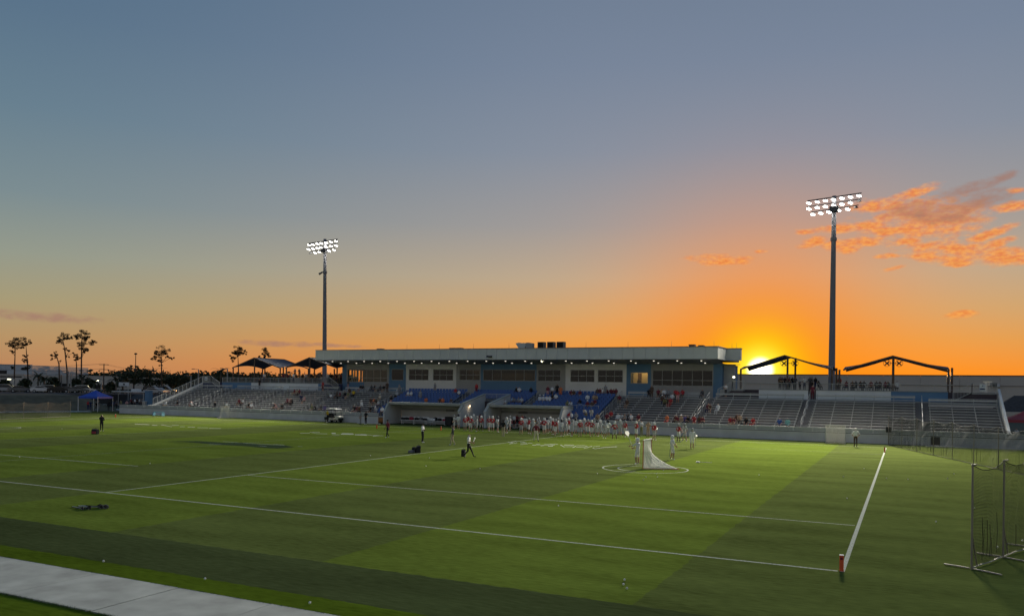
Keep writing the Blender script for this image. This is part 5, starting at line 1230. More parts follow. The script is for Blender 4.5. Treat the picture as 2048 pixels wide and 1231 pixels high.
# balls, bags, benches, cart
M_ball = mat('white_ball', (.75, .75, .72), .45, var=.03)
bm_ = MB(); bm_.lathe([(.004, -.032), (.02, -.025), (.032, 0), (.02, .025), (.004, .032)], n=8); BALL = bm_.mesh('lacrosse_ball', M_ball, True)
balls = [(207, 1121, 'near the walkway, left of three in a row'), (410, 1156, 'near the walkway, middle of three in a row'), (619.5, 1204, 'near the walkway, right of three in a row'), (39, 913, 'on the left edge turf'), (300, 926, 'left of the restraining line end'),
         (199, 872.5, None), (859, 915, 'right of the black bags'), (852, 931, 'below the black bags'), (741, 910, 'left of the black bags'), (1117, 1010.5, 'on the near penalty turf below the crease'), (1195, 946, 'left of the crease'), (1287, 958.5, 'below the crease, lowest'),
         (1292, 953, 'below the crease, left one'), (1315, 953, 'below the crease, right one'), (1313, 946.5, 'just below the crease line'), (1327, 939.5, 'at the back of the goal net'), (1518, 949, 'alone on the lit turf right of the crease'), (1694, 995.5, 'left of the end line, near'), (1728, 936, 'left of the end line, far'), (1687, 952, 'left of the end line, middle'),
         (1773, 955.5, 'right of the end line, left one'), (1816, 957.5, 'right of the end line, right one'), (1872, 1042, 'in open turf before the near net'), (1949, 1014.5, 'behind the first near net post'), (2006.5, 1053, 'behind the second near net post'), (1995, 1093, 'behind the near net bottom'), (1895, 956, 'far right beyond the end line'), (1908, 946.5, 'far right before the long net'), (2045, 1080, 'at the right edge behind the net'),
         (1249, 1158, 'upper of three near the bottom middle'), (1247, 1167, 'middle of three near the bottom middle'), (1254, 1175, 'lower of three near the bottom middle'), (124, 856.5, 'far left turf'), (960, 936, 'below the walking person')]
for x, y, lb in balls:
    if lb is None: continue
    q = on_z(x, y, .04); tag(obj('lacrosse_ball', BALL, None, q), 'white lacrosse ball ' + lb, 'ball', 'white balls scattered on the turf')
M_bag = mat('black_bag_fabric', (.015, .015, .017), .75, var=.2, scale=12); M_bagr = mat('red_bag_fabric', (.30, .03, .05), .75, var=.15); M_bagg = mat('grey_bag_fabric', (.16, .16, .16), .75, var=.15)
def bag(loc, rz, w, d, h, m, label, group='bags and packs by the field', upright=True, flap=None):
    t = thing('sports_bag', label, 'bag', loc, rz, group); n = 6
    prof = [(-d / 2, 0), (d / 2, 0), (d / 2 * 1.03, h * .45), (d / 2 * .85, h * .85), (d / 2 * .4, h), (-d / 2 * .5, h * .98), (-d / 2 * .95, h * .8), (-d / 2 * 1.02, h * .4)]
    MB().prism(prof, 'x', -w / 2, w / 2).build('bag_body', m, t)
    MB().prism([(-d / 2 * 1.02 - .05, h * .12), (-d / 2 * 1.02 - .002, h * .1), (-d / 2 * 1.02 - .002, h * .55), (-d / 2 * 1.02 - .04, h * .5)], 'x', -w * .38, w * .38).build('front_pocket', flap or m, t)
    MB().path([(-w * .2, 0, h * .98), (-w * .12, 0, h * 1.12), (w * .12, 0, h * 1.12), (w * .2, 0, h * .98)], .016, 5).build('handle', m, t)
    return t
q = on_z(190.5, 867.5); bag((q.x, q.y, .005), .3, .55, .4, .5, M_bag, 'black and red bag on the turf beside the person in black', flap=M_bagr)
for k, (x, y, w, h) in enumerate(((823, 905, .42, .2), (828, 904.5, .24, .42), (832.5, 904.5, .24, .40), (837, 905, .32, .55))):
    q = on_z(x, y); bag((q.x, q.y, .005), .2 * k, w, .3, h, M_bagg if k == 0 else M_bag, ['grey low bag at the left end of the bag row on the line', 'second black bag in the row on the restraining line', 'third black bag in the row on the restraining line', 'tallest black pack at the right end of the bag row'][k])
q = on_z(927, 912); bag((q.x, q.y, .005), .2, .28, .26, .50, M_bag, 'black pack standing behind the striding person')
q = on_z(1396, 924.5); t = thing('dropped_stick_head', 'small white stick head lying on the turf right of the goal', 'lacrosse stick', (q.x, q.y, .02))
MB().box(-.12, .12, -.1, .1, 0, .06).build('head', CLM['white'], t); MB().tube((.1, 0, .03), (.95, .15, .03), .014, n=6).build('shaft', M_alu, t)
# pile of sticks on the near turf
q = on_z(174, 1016); rnd = random.Random(4)
cols = [('black', M_dark), ('white', CLM['light grey']), ('grey', M_alu), ('white', CLM['light grey']), ('black', M_dark), ('white', CLM['white']), ('grey', M_alu), ('black', M_dark), ('black', M_dark)]
for k, (cn, m) in enumerate(cols):
    a = rnd.uniform(-.3, .45); o = Vector((-.55 + rnd.uniform(-.2, .2) + .03 * k, -.18 + .045 * k, .03 + .02 * (k % 4)))
    t = stick(q + o, 0, '%s shafted stick in the pile lying on the near left turf, layer %s' % (cn, ('one', 'two', 'three', 'four', 'five', 'six', 'seven', 'eight', 'nine')[k]), rnd.uniform(.6, .85), m=m, group='lacrosse sticks piled on the turf', hm_=M_bagg if k % 3 else M_dark, pk=M_netd); t.rotation_euler = (0, PI / 2, a)
# benches and gear in the dugouts
M_benchw = mat('white_bench', (.70, .71, .70), .45, .1, var=.05)
def bench(x0, x1, Y, label):
    a, b = on_y(x0, 835, Y).x, on_y(x1, 835, Y).x; t = thing('team_bench', label, 'bench', ((a + b) / 2, Y, .005), 0, 'white team benches in the dugouts'); w = (b - a) / 2
    MB().box(-w, w, -.2, .2, .50, .56).build('seat', M_benchw, t); MB().hexa([(-w, .24, .66), (w, .24, .66), (w, .28, .66), (-w, .28, .66), (-w, .30, .98), (w, .30, .98), (w, .34, .98), (-w, .34, .98)]).build('backrest', M_benchw, t)
    for k in range(3):
        x = -w * .85 + w * .85 * k; r = MB(); r.box(x - .03, x + .03, -.18, -.13, 0, .50).box(x - .03, x + .03, .16, .21, 0, .66).box(x - .03, x + .03, -.13, .16, .44, .495); r.build('leg', M_benchw, t)
    return t, a, b
YB = 89.6
bs = [bench(801, 856, YB, 'left white team bench in the left dugout'), bench(866, 915, YB, 'right white team bench in the left dugout'), bench(1008, 1058, YB, 'left white team bench in the right dugout'), bench(1064, 1112, YB, 'right white team bench in the right dugout')]
names = [('left bench of the left dugout', 6), ('right bench of the left dugout', 5), ('left bench of the right dugout', 4), ('right bench of the right dugout', 4)]
for (t, a, b), (nm, n) in zip(bs, names):
    for k in range(n):
        x = a + (b - a) * (k + .5) / n + rnd.uniform(-.1, .1)
        bag((x, YB - .02, .57), rnd.uniform(-.3, .3), rnd.uniform(.4, .62), .3, rnd.uniform(.2, .42), (M_bag, M_bag, M_bagr, M_bag, M_bagg)[k % 5] if 'left dugout' in nm else (M_bag, M_bagr)[k % 2], '%s gear bag on the %s' % (ORD[k].replace(' from left', ''), nm), 'gear bags lying on the team benches')
x = on_y(1070, 838, YB).x; t = thing('drinks_cooler', 'yellow drinks cooler standing on the right dugout bench', 'cooler', (x, YB, .565)); MB().lathe([(.22, 0), (.24, .4), (.25, .42)], n=12).build('barrel', CLM['yellow'], t); MB().lathe([(.26, .4205), (.25, .48), (.1, .5)], n=12).build('lid', CLM['red'], t)
def folding_chair(x, Y, label):
    t = thing('folding_chair', label, 'chair', (x, Y, .005), random.uniform(-.4, .4), 'white folding chairs in the left dugout')
    MB().box(-.2, .2, -.2, .2, .43, .46).build('seat', M_benchw, t); MB().hexa([(-.2, .2, .6), (.2, .2, .6), (.2, .23, .6), (-.2, .23, .6), (-.2, .26, .9), (.2, .26, .9), (.2, .29, .9), (-.2, .29, .9)]).build('backrest', M_benchw, t)
    for s in (-1, 1): MB().tube((s * .19, .26, .88), (s * .19, -.22, 0), .013, n=5).build('leg', M_rail, t); MB().tube((s * .17, -.18, .44), (s * .17, .26, 0), .013, n=5).build('leg', M_rail, t)
for k, x in enumerate((859, 863, 870)): folding_chair(on_y(x, 840, 88.9).x, 88.9 - .3 * k, '%s white folding chair before the left dugout benches' % ORD[k])
x = on_y(899, 840, 88.5).x; t = thing('ball_cart', 'dark bin on wheels at the right end of the left dugout', 'bin', (x, 88.5, .005)); MB().prism([(-.45, .15), (.4, .15), (.5, 1.1), (-.5, 1.15)], 'y', -.35, .35).build('bin_body', M_dark, t); MB().box(-.52, .52, -.38, .38, 1.155, 1.2).build('lid', M_bag, t)
for s in (-1, 1): MB().tube((.3, s * .37, .15), (.3, s * .43, .15), .15, n=10).build('wheel', M_bag, t)
# golf cart
M_cart = mat('cream_cart_body', (.62, .58, .48), .4, var=.04); M_tyre = mat('rubber_tyre', (.015, .015, .015), .85, var=.1); M_roofc = mat('pale_cart_roof', (.58, .60, .60), .5, var=.04)
a = on_z(655, 842); b = on_z(686, 844); q = on_y(668, 843, 86.7); t = thing('golf_cart', 'white roofed golf cart parked before the left perimeter wall', 'golf cart', (q.x, 86.6, .005), math.radians(-3))
MB().prism([(-.35, .32), (1.15, .32), (1.28, .55), (1.25, .78), (.80, .92), (.62, .50), (.0, .46), (-.05, .62), (-.38, .62)], 'y', -.56, .56).build('body', M_cart, t)
MB().prism([(-1.18, .36), (-.36, .36), (-.39, .66), (-.5, .72), (-1.15, .70)], 'y', -.57, .57).build('rear_body', M_bag, t); MB().prism([(1.26, .3), (1.34, .34), (1.32, .6), (1.285, .62)], 'y', -.5, .5).build('bumper', M_bag, t)
MB().box(-.45, .05, -.52, .52, .64, .80).build('seat', M_bag, t); MB().hexa([(-.50, -.52, .8), (-.40, -.52, .8), (-.40, .52, .8), (-.50, .52, .8), (-.58, -.52, 1.2), (-.50, -.52, 1.2), (-.50, .52, 1.2), (-.58, .52, 1.2)]).build('backrest', M_bag, t)
MB().prism([(-.95, 1.80), (-.85, 1.88), (.75, 1.88), (.95, 1.80)], 'y', -.60, .60).build('roof', M_roofc, t)
for x0, x1 in ((-.85, -.62), (.72, .98)):
    for s in (-1, 1): MB().tube((x0, s * .54, 1.80), (x1 if x0 > 0 else x0 - .1, s * .54, .72), .022, n=6).build('roof_post', M_bag, t)
MB().tube((.62, -.25, .85), (.42, -.25, 1.05), .02, n=6).build('steering_column', M_bag, t); MB().tube((.415, -.25, 1.055), (.40, -.25, 1.07), .17, n=12).build('steering_wheel', M_bag, t)
for x in (-.78, .82):
    for s in (-1, 1):
        w = MB().tube((x, s * .44, .23), (x, s * .60, .23), .23, n=14).build('wheel', M_tyre, t); MB().tube((x, s * .601, .23), (x, s * .612, .23), .11, n=10).build('hub_cap', M_cart, w)
t = thing('team_hurdle', 'pale blue low bench frame before the far left wall', 'bench', on_z(317, 831), .05); c = mat('pale_blue_paint', (.25, .50, .62), .5, var=.05)
MB().box(-1.0, 1.0, -.05, .05, .50, .62).build('top_bar', c, t); MB().box(-.98, -.9, -.25, .25, 0, .5).build('leg', c, t); MB().box(.9, .98, -.25, .25, 0, .5).build('leg', c, t); MB().box(-.9, .9, -.03, .03, .1, .18).build('lower_bar', c, t)
x = on_y(1777.5, 860, 87.3).x; t = thing('stadium_speaker', 'black box on a stand at the wall left of the long net', 'loudspeaker', (x, 87.2, .005)); MB().tube((0, 0, 0), (0, 0, 1.2), .03, n=6).build('stand', M_bag, t); MB().box(-.25, .25, -.2, .2, 1.2, 1.75).build('speaker_box', M_bag, t)
x = on_y(1871, 885, 87.6).x; t = thing('wall_hatch', 'brown hatch in the right perimeter wall behind the long net', 'hatch', (x, 87.57, 0)); MB().box(-.38, .38, -.03, 0, .12, .86).build('hatch_door', M_brown, t); MB().box(-.43, .43, -.02, 0, .865, .9).build('frame', M_dark, t)
# signs on the landings and on the end wall
M_signb = mat('sign_board', (.55, .58, .60), .5, var=.03)
p0, p1 = on_y(1959, 768, 98.02), on_y(1971, 782, 98.02); t = thing('notice_sign', 'white notice with a dark band on the right end landing railing', 'sign', (p0.x, 98.0, p1.z)); w, h = p1.x - p0.x, p0.z - p1.z
MB().box(0, w, -.02, 0, 0, h).build('sign_panel', M_signb, t); MB().box(w * .1, w * .9, -.026, -.0205, h * .22, h * .42).build('dark_band', M_navy if False else M_dkblue, t); MB().box(w * .4, w * .62, -.026, -.0205, h * .72, h * .82).build('dark_mark', M_dkblue, t)
p0, p1 = on_y(409.5, 753, 98.02), on_y(415, 760, 98.02); t = thing('notice_sign', 'white notice with a dark band on the far left landing railing', 'sign', (p0.x, 98.0, p1.z)); w, h = p1.x - p0.x, p0.z - p1.z
MB().box(0, w, -.02, 0, 0, h).build('sign_panel', M_signb, t); MB().box(w * .2, w * .85, -.026, -.0205, h * .3, h * .46).build('dark_band', M_dkblue, t)
p = on_y(1975, 775, 100.5); t = thing('sunlit_post_box', 'orange sunlit frame on the right deck behind the notice', 'frame', (p.x, 100.5, 5.2)); c = mat('pale_steel', (.7, .68, .64), .35, .7, var=.03)
MB().box(-.28, -.02, -.1, .1, 0, 1.2).build('upright', c, t); MB().box(-.42, .42, -.12, .12, 1.2, 1.32).build('head_bar', c, t); MB().box(.1, .2, -.1, .1, .85, 1.2).build('bracket', c, t)

# ------------------------------------------------------------------ tents and people at the far left, and the far right corner
M_tentb = mat('blue_tent_cloth', (.02, .07, .42), .6, var=.08); M_tentr = mat('red_tent_cloth', (.30, .04, .05), .6, var=.08)
def tent(c, w, d, eave, peak, m, label, rz=0):
    t = thing('canopy_tent', label, 'tent', c, rz, 'pop up canopy tents'); q = [(-w, -d), (w, -d), (w, d), (-w, d)]
    for k in range(4):
        a, b = q[k], q[(k + 1) % 4]; mb = MB(); n = 5
        for i in range(n):
            u, v = i / n, (i + 1) / n; P0 = Vector((a[0] + (b[0] - a[0]) * u, a[1] + (b[1] - a[1]) * u, eave)); P1 = Vector((a[0] + (b[0] - a[0]) * v, a[1] + (b[1] - a[1]) * v, eave)); mid = lambda p: p * .5 + Vector((0, 0, eave * .5 + (peak - eave) * .38)) if False else Vector((p.x * .5, p.y * .5, eave + (peak - eave) * .42))
            mb.face([P0, P1, mid(P1), mid(P0)]); mb.face([mid(P0), mid(P1), (0, 0, peak)]); mb.face([P0 - Vector((0, 0, .28)), P1 - Vector((0, 0, .28)), P1, P0])
        mb.build('roof_panel', m, t)
    for a in q: MB().box(a[0] - .03, a[0] + .03, a[1] - .03, a[1] + .03, 0, eave).build('leg', M_benchw, t)
    return t
q = on_z(191, 822); cz = q
tent((q.x, q.y, .0), 1.9, 1.8, 2.5, 3.6, M_tentb, 'blue canopy tent at the far left corner of the field', .25)
FG = 'people gathered at the far left corner'
def ground_crowd(lst, place, z=0.0):
    lst = sorted(lst)
    for k, (x, y, ps, sh, bt) in enumerate(lst):
        p = on_z(x, y, z); person(p, random.uniform(0, 6), ps, sh, bt, 'person in %s, %s %s' % (sh, ORD[k].replace(' from left', ''), place), FG, leg=bt)
ground_crowd([(176, 820, 'stand', 'red', 'navy'), (181, 820.5, 'hips', 'navy', 'navy'), (193, 819, 'bend', 'black', 'black'), (197, 820, 'stand', 'dark grey', 'grey'), (217, 820, 'crossed', 'black', 'black'), (226, 820, 'stand', 'navy', 'black'), (233, 818, 'hips', 'dark grey', 'black'), (241.5, 818, 'stand', 'olive', 'black'), (253.5, 819, 'crossed', 'pink', 'navy')], 'from left beside the blue tent')
ground_crowd([(262, 813, 'stand', 'maroon', 'black'), (265, 813, 'hips', 'dark grey', 'black'), (269.5, 813.5, 'stand', 'white', 'black'), (274, 812, 'crossed', 'black', 'black'), (279, 813, 'stand', 'white', 'black'), (282, 812, 'hips', 'dark grey', 'black'), (284.5, 813, 'stand', 'grey', 'black'), (301, 812, 'crossed', 'maroon', 'black')], 'from left in the queue by the blue pillar')
p = on_z(297, 815); t = thing('entrance_pillar', 'tall blue pillar at the far left entrance', 'pillar', p); MB().box(-.55, .55, -.45, .45, 0, 3.25).build('shaft', M_blue, t); MB().box(-.62, .62, -.52, .52, 3.252, 3.4).build('cap', M_blue, t)
p = on_z(290, 815); t = thing('ticket_bin', 'pale blue bin beside the blue pillar', 'bin', p); MB().prism([(-.4, 0), (.4, 0), (.46, 1.25), (-.46, 1.25)], 'y', -.35, .35).build('bin_body', c, t); MB().box(-.5, .5, -.4, .4, 1.252, 1.34).build('lid', M_signb, t)
p = on_z(262, 812.5); t = thing('kiosk_roof', 'long white flat canopy over the queue near the blue pillar', 'canopy', p); MB().box(-4.2, 4.0, -1.4, 1.4, 3.0, 3.16).build('roof_slab', M_signb, t); MB().box(.6, 2.4, -.5, .5, 3.165, 3.7).build('roof_box', M_signb, t)
for x in (-3.9, -.2, 3.7): MB().box(x - .06, x + .06, -.06, .06, 0, 3.0).build('post', M_rail, t)
p = on_z(247, 811); t = thing('banner_sign', 'white banner sign on two posts above the far left crowd', 'sign', p); MB().box(-1.6, 1.6, -.03, .03, 4.2, 5.0).build('banner', M_signb, t); MB().box(-.2, .35, -.038, -.031, 4.4, 4.75).build('dark_print', M_dark, t)
for x in (-1.3, 1.3): MB().box(x - .05, x + .05, .035, .12, 0, 5.0).build('post', M_rail, t)
for k, (x, y, w) in enumerate(((266, 817, .5), (248, 818.5, .35), (247, 820, .35))):
    p = on_z(x, y); t = thing('ice_chest', 'white box on the ground by the far left path, %s' % ('right one', 'upper left one', 'lower left one')[k], 'box', p, .2, 'white boxes by the far left path'); MB().box(-w, w, -.3, .3, 0, .42).build('box_body', CLM['white'], t); MB().box(-w * 1.04, w * 1.04, -.32, .32, .422, .5).build('lid', CLM['light grey'], t)
p = on_z(202, 816); t = thing('folding_table', 'folding table under the blue tent', 'table', p, .2); MB().box(-1.0, 1.0, -.38, .38, .72, .76).build('table_top', M_signb, t)
for a, b in ((-1, -1), (1, -1), (1, 1), (-1, 1)): MB().box(a * .9 - .02, a * .9 + .02, b * .32 - .02, b * .32 + .02, 0, .72).build('leg', M_rail, t)
p = on_y(2046, 868, 96); tent((p.x + .3, 97, 0), 1.9, 1.9, 2.55, 3.5, M_tentr, 'red canopy tent beyond the right end of the grandstand')
person((p.x - .6, 95.6, 0), 2.4, 'stand', 'white', 'grey', 'person in white standing by the red tent at the right edge', FG, leg='grey')
p = on_y(2046, 860, 118); t = thing('hip_roof_shelter', 'dark hip roofed shelter behind the red tent', 'shelter', (p.x + .5, 118, 0)); M_shing = mat('dark_shingle', (.06, .055, .055), .9, var=.2)
for q4 in ([(-4, -3, 3), (4, -3, 3), (1.5, 0, 5), (-1.5, 0, 5)], [(4, 3, 3), (-4, 3, 3), (-1.5, 0, 5), (1.5, 0, 5)], [(-4, 3, 3), (-4, -3, 3), (-1.5, 0, 5)], [(4, -3, 3), (4, 3, 3), (1.5, 0, 5)]): MB().face(q4).build('roof_plane', M_shing, t)
for a, b in ((-1, -1), (1, -1), (1, 1), (-1, 1)): MB().box(a * 3.7 - .1, a * 3.7 + .1, b * 2.7 - .1, b * 2.7 + .1, 0, 3.05).build('post', M_post, t)

# ------------------------------------------------------------------ buildings behind
M_ware = mat('warehouse_panel', (.50, .46, .41), .8, var=.06, scale=.2); M_ware2 = mat('white_warehouse', (.50, .53, .56), .8, var=.05, scale=.2); M_wwin = mat('dark_opening', (.015, .015, .017), .5, var=0)
YWH = 200
x0, x1 = on_y(1430, 752, YWH).x, on_y(2048, 752, YWH).x + 60; t = thing('warehouse', 'long pale warehouse filling the horizon behind the right stands', 'building', (x0, YWH, 0)); H = 9.15
n = int((x1 - x0) / 7.6)
pm = MB().box(.02, 7.58, 0, .3, 0, H - 2.2).mesh('wall_panel', M_ware); pu = MB().box(.02, 7.58, -.12, .3, H - 2.16, H - .1).mesh('upper_panel', M_ware)
om = MB().box(0, 1.9, -.03, .02, 0, 2.4).mesh('window', M_wwin)
MB().box(0, n * 7.6, .32, 70, 0, H - .3).build('building_mass', M_ware, t); MB().box(0, n * 7.6, -.2, .32, H - .098, H + .1).build('parapet', M_brown, t); MB().box(0, n * 7.6, -.2, .32, H - 2.2, H - 2.162).build('ledge', M_brown, t)
for k in range(n):
    obj('wall_panel', pm, t, (7.6 * k, 0, 0)); obj('upper_panel', pu, t, (7.6 * k, 0, 0))
    if k > n * .5:
        for a in (.35, 2.85, 5.35): obj('window', om, t, (7.6 * k + a, 0, 1.6))
p = on_y(1992, 769, YWH - .4); t = thing('warehouse_vent', 'small dark vent on the warehouse wall near the right edge', 'vent', p); MB().box(-.7, .2, -.3, .3, -.4, .4).build('vent_box', M_wwin, t); MB().box(.22, .7, -.25, .25, -.45, .2).build('vent_hood', M_ware2, t)
def block(px0, px1, py_top, D, label, m, depth=30, zbase=0.0, bands=()):
    a, b = on_d(px0, py_top, D), on_d(px1, py_top, D); d = (b - a); d.z = 0; L = d.length; rz = math.atan2(d.y, d.x); h = (a.z + b.z) / 2 - zbase
    t = thing('warehouse', label, 'building', (a.x, a.y, zbase), rz); n = max(2, int(L / 8)); w = L / n
    MB().box(0, L, .25, depth, 0, h - .2).build('building_mass', m, t); MB().box(-.1, L + .1, -.1, .24, h - .25, h).build('parapet', m, t)
    for k in range(n): MB().box(w * k + .03, w * (k + 1) - .03, 0, .24, 0, h - .27).build('wall_panel', m, t)
    for (u0, u1, z0_, z1_) in bands: MB().box(L * u0, L * u1, -.06, -.005, z0_, z1_).build('window', M_wwin, t)
    return t
block(-40, 64, 728, 300, 'tall white warehouse block at the far left', M_ware2, 40, 2.4, ((.32, .52, 4.8, 6.4), (.80, .93, 6.6, 7.6)))
block(-40, 48, 747, 250, 'lower grey warehouse before the white block at the far left', M_ware, 30, 2.4, ((.0, .95, 3.6, 4.0),))
block(108, 235, 751, 270, 'low grey warehouse half hidden by palms at the left', M_ware, 40, 2.4, ((.1, .45, .2, 1.8), (.62, .95, .2, 1.6)))

# ------------------------------------------------------------------ trees
M_leaf = mat('pine_needles', (.030, .034, .018), .85, var=.35, scale=.8); M_leaf2 = mat('broad_leaves', (.032, .042, .018), .85, var=.4, scale=.5); M_palm = mat('palm_leaf', (.036, .046, .020), .8, var=.3, scale=.8)
M_bark = mat('bark', (.075, .055, .042), .9, var=.3, scale=2); M_pbark = mat('palm_bark', (.11, .10, .085), .9, var=.25, scale=2)
def leaves(mb, c, r, n, s, rnd, flat=.75, z0=None):
    for _ in range(n):
        v = Vector((rnd.gauss(0, 1), rnd.gauss(0, 1), rnd.gauss(0, 1))).normalized() * r * rnd.uniform(.35, 1.0) ** .6; v.z *= flat
        p = c + v; a = Vector((rnd.uniform(-1, 1), rnd.uniform(-1, 1), rnd.uniform(-.8, .8))).normalized(); b = a.cross(Vector((rnd.uniform(-1, 1), rnd.uniform(-1, 1), rnd.uniform(-1, 1)))).normalized(); q = s * rnd.uniform(.6, 1.4)
        mb.face([p - a * q, p + b * q * .55, p + a * q, p - b * q * .55])
def pine(base, path, blobs, D, label, zb=2.4, lr=.24, dens=1.0, group='tall thin pines beyond the field'):
    rnd = random.Random(int(base[0] * 7 + D)); B = on_d(*base, D); pts = [Vector((B.x, B.y, zb))] + [on_d(x, y, D) for x, y in path]
    t = thing('pine_tree', label, 'tree', pts[0], 0, group); k = len(pts); mb = MB(); o = pts[0]
    for i in range(k - 1): mb.tube(pts[i] - o, pts[i + 1] - o, lr * (1 - .75 * i / (k - 1)), lr * (1 - .75 * (i + 1) / (k - 1)), 7)
    cm_ = MB()
    for (x, y, r) in blobs:
        rr = r * D / F; c = on_d(x, y, D) + CD * rnd.uniform(-.6, .6) * rr; tip = c - o
        # limb from the trunk to the clump
        j = min(range(k), key=lambda i: abs(pts[i].z - (c.z - rr * 1.0))); mb.tube(pts[j] - o, tip, lr * .32, lr * .1, 5)
        for _ in range(3): mb.tube(tip, tip + Vector((rnd.uniform(-1, 1), rnd.uniform(-1, 1), rnd.uniform(-.2, .8))) * rr * .8, lr * .1, lr * .04, 4)
        m = max(4, int(r * 1.5))
        for _ in range(m):
            sub = tip + Vector((rnd.uniform(-1, 1), rnd.uniform(-1, 1), rnd.uniform(-.7, .8))) * rr * 1.05
            leaves(cm_, sub, rr * .46, int(52 * dens), .115, rnd, .7)
    mb.build('trunk', M_bark, t); cm_.build('crown', M_leaf, t)
pine((28, 772), [(29, 740), (30, 712), (31, 690)], [(30, 681, 8), (21, 688, 7), (38, 687, 7), (29, 694, 7), (44, 694, 5), (26, 703, 4), (25, 734, 4)], 225, 'forked leaning pine nearest the left edge, beside its twin')
pine((57, 745), [(55, 726), (53, 706), (52, 690)], [(52, 680, 6), (47, 689, 6), (57, 685, 4), (50, 713, 4), (53, 722, 4), (53, 735, 6), (48, 720, 3)], 230, 'second pine from the left edge, with low tufts on its trunk')
pine((120, 740), [(118, 728), (114, 715), (111, 707)], [(104, 710, 4), (110, 706, 4), (103, 718, 3), (112, 713, 3), (122, 722, 2)], 240, 'small leaning broken pine left of the taller pair')
pine((135, 792), [(134, 740), (131, 712), (128, 690), (126, 680)], [(128, 672, 7), (119, 680, 7), (132, 675, 5), (114, 683, 4), (132, 699, 4), (139, 701, 3), (146, 706, 2), (134, 713, 3)], 215, 'tall pine with a bent flat crown left of the largest pine')
pine((154, 742), [(153, 728), (152, 718)], [(152, 713, 5), (157, 717, 5), (150, 719, 3), (148, 707, 2)], 235, 'short sparse pine between the two tallest pines')
pine((163, 745), [(163, 715), (163, 690), (164, 672)], [(162, 667, 8), (172, 671, 7), (153, 673, 6), (148, 676, 4), (168, 681, 7), (176, 676, 5), (181, 686, 6), (186, 683, 4), (163, 691, 6), (168, 698, 6), (174, 699, 5), (166, 704, 4)], 225, 'largest pine with a wide full crown')
pine((324, 748), [(323, 725), (322, 705)], [(322, 699, 9), (313, 705, 7), (331, 703, 7), (308, 714, 5), (318, 712, 6), (336, 712, 4), (343, 715, 4), (319, 722, 4), (320, 731, 3), (304, 718, 2)], 225, 'lone round crowned pine left of the grandstand')
pine((477, 775), [(477, 740), (476, 712)], [(475, 700, 8), (469, 705, 6), (482, 704, 6), (467, 714, 5), (466, 722, 3), (488, 706, 4), (474, 709, 5)], 200, 'pine rising left of the left shade sail', 0)
pine((530, 745), [(530, 722), (530, 708)], [(530, 702, 7), (525, 708, 4), (536, 709, 5), (518, 714, 4), (531, 714, 4)], 210, 'pine crown showing above the left shade sail', 0)
def broad(px, py_top, py_base, rpx, D, label, m=M_leaf2, zb=2.4, n=420, group='dark broad trees beyond the field'):
    rnd = random.Random(int(px * 3 + D)); r = rpx * D / F; top = on_d(px, py_top, D); t = thing('broad_tree', label, 'tree', (top.x, top.y, zb), 0, group); h = top.z - zb
    mb = MB(); mb.tube((0, 0, 0), (0, 0, h * .4), .28, .18, 7)
    cr = MB()
    for k in range(9):
        a = rnd.uniform(0, 2 * PI); q = rnd.uniform(.1, .75) * r; z = h * rnd.uniform(.32, .82); c = Vector((q * math.cos(a), q * math.sin(a), z)); mb.tube((0, 0, h * .35), c, .1, .03, 5); leaves(cr, c, r * rnd.uniform(.35, .55), n // 8, .34, rnd, .75)
    leaves(cr, Vector((0, 0, h * .8)), r * .5, n // 5, .34, rnd, .6)
    mb.build('trunk', M_bark, t); cr.build('crown', m, t)
BT = [(10, 758, 16, 205, 'at the left edge below the white warehouse'), (52, 757, 18, 212, 'left of the first palms'), (108, 752, 16, 205, 'right of the first palms'), (152, 757, 16, 212, 'left of the middle palm'), (176, 753, 10, 218, 'right of the middle palm'),
      (222, 764, 14, 196, 'low, behind the blue tent'), (246, 748, 16, 230, 'above the banner sign'), (268, 741, 17, 245, 'above the white kiosk canopy, left one'), (292, 738, 18, 250, 'above the blue pillar'), (318, 744, 18, 235, 'under the lone round pine'), (345, 748, 18, 220, 'right of the lone round pine'), (372, 750, 18, 215, 'behind the end fence, left one'), (402, 752, 16, 210, 'behind the end fence, right one'), (433, 750, 18, 206, 'behind the far left landing'),
      (462, 752, 14, 202, 'left of the left shade sail'), (510, 748, 12, 208, 'under the left shade sail'), (545, 752, 10, 200, 'seen between the sails, left'), (640, 752, 12, 205, 'seen under the right sail')]
for px, pt_, rp_, D, lb in BT: broad(px, pt_, 790, rp_, D, 'dark broad leaved tree ' + lb)
def palm(px, py, D, label, zb=2.4, fr=2.6):
    rnd = random.Random(int(px + D)); top = on_d(px, py, D); t = thing('palm_tree', label, 'palm', (top.x, top.y, zb), 0, 'palms by the car park'); h = top.z - zb
    MB().tube((0, 0, 0), (.1, 0, h), .2, .14, 8).build('trunk', M_pbark, t)
    for k in range(16):
        a = 2 * PI * k / 16 + rnd.uniform(-.2, .2); el_ = rnd.uniform(-.1, 1.1); L = fr * rnd.uniform(.8, 1.1); f = MB(); prev = Vector((.1, 0, h)); dirv_ = Vector((math.cos(a) * math.cos(el_), math.sin(a) * math.cos(el_), math.sin(el_)))
        for i in range(6):
            nx = prev + dirv_ * L / 6; sd = dirv_.cross(Vector((0, 0, 1))).normalized(); w = .35 * (1 - i / 7)
            for s in (-1, 1): f.face([prev, nx, nx + sd * s * w - Vector((0, 0, .28 * w)) + dirv_ * .1, prev + sd * s * w * .9 - Vector((0, 0, .25 * w)) + dirv_ * .12])
            prev = nx; dirv_ = (dirv_ - Vector((0, 0, .28))).normalized()
        f.build('frond', M_palm, t)
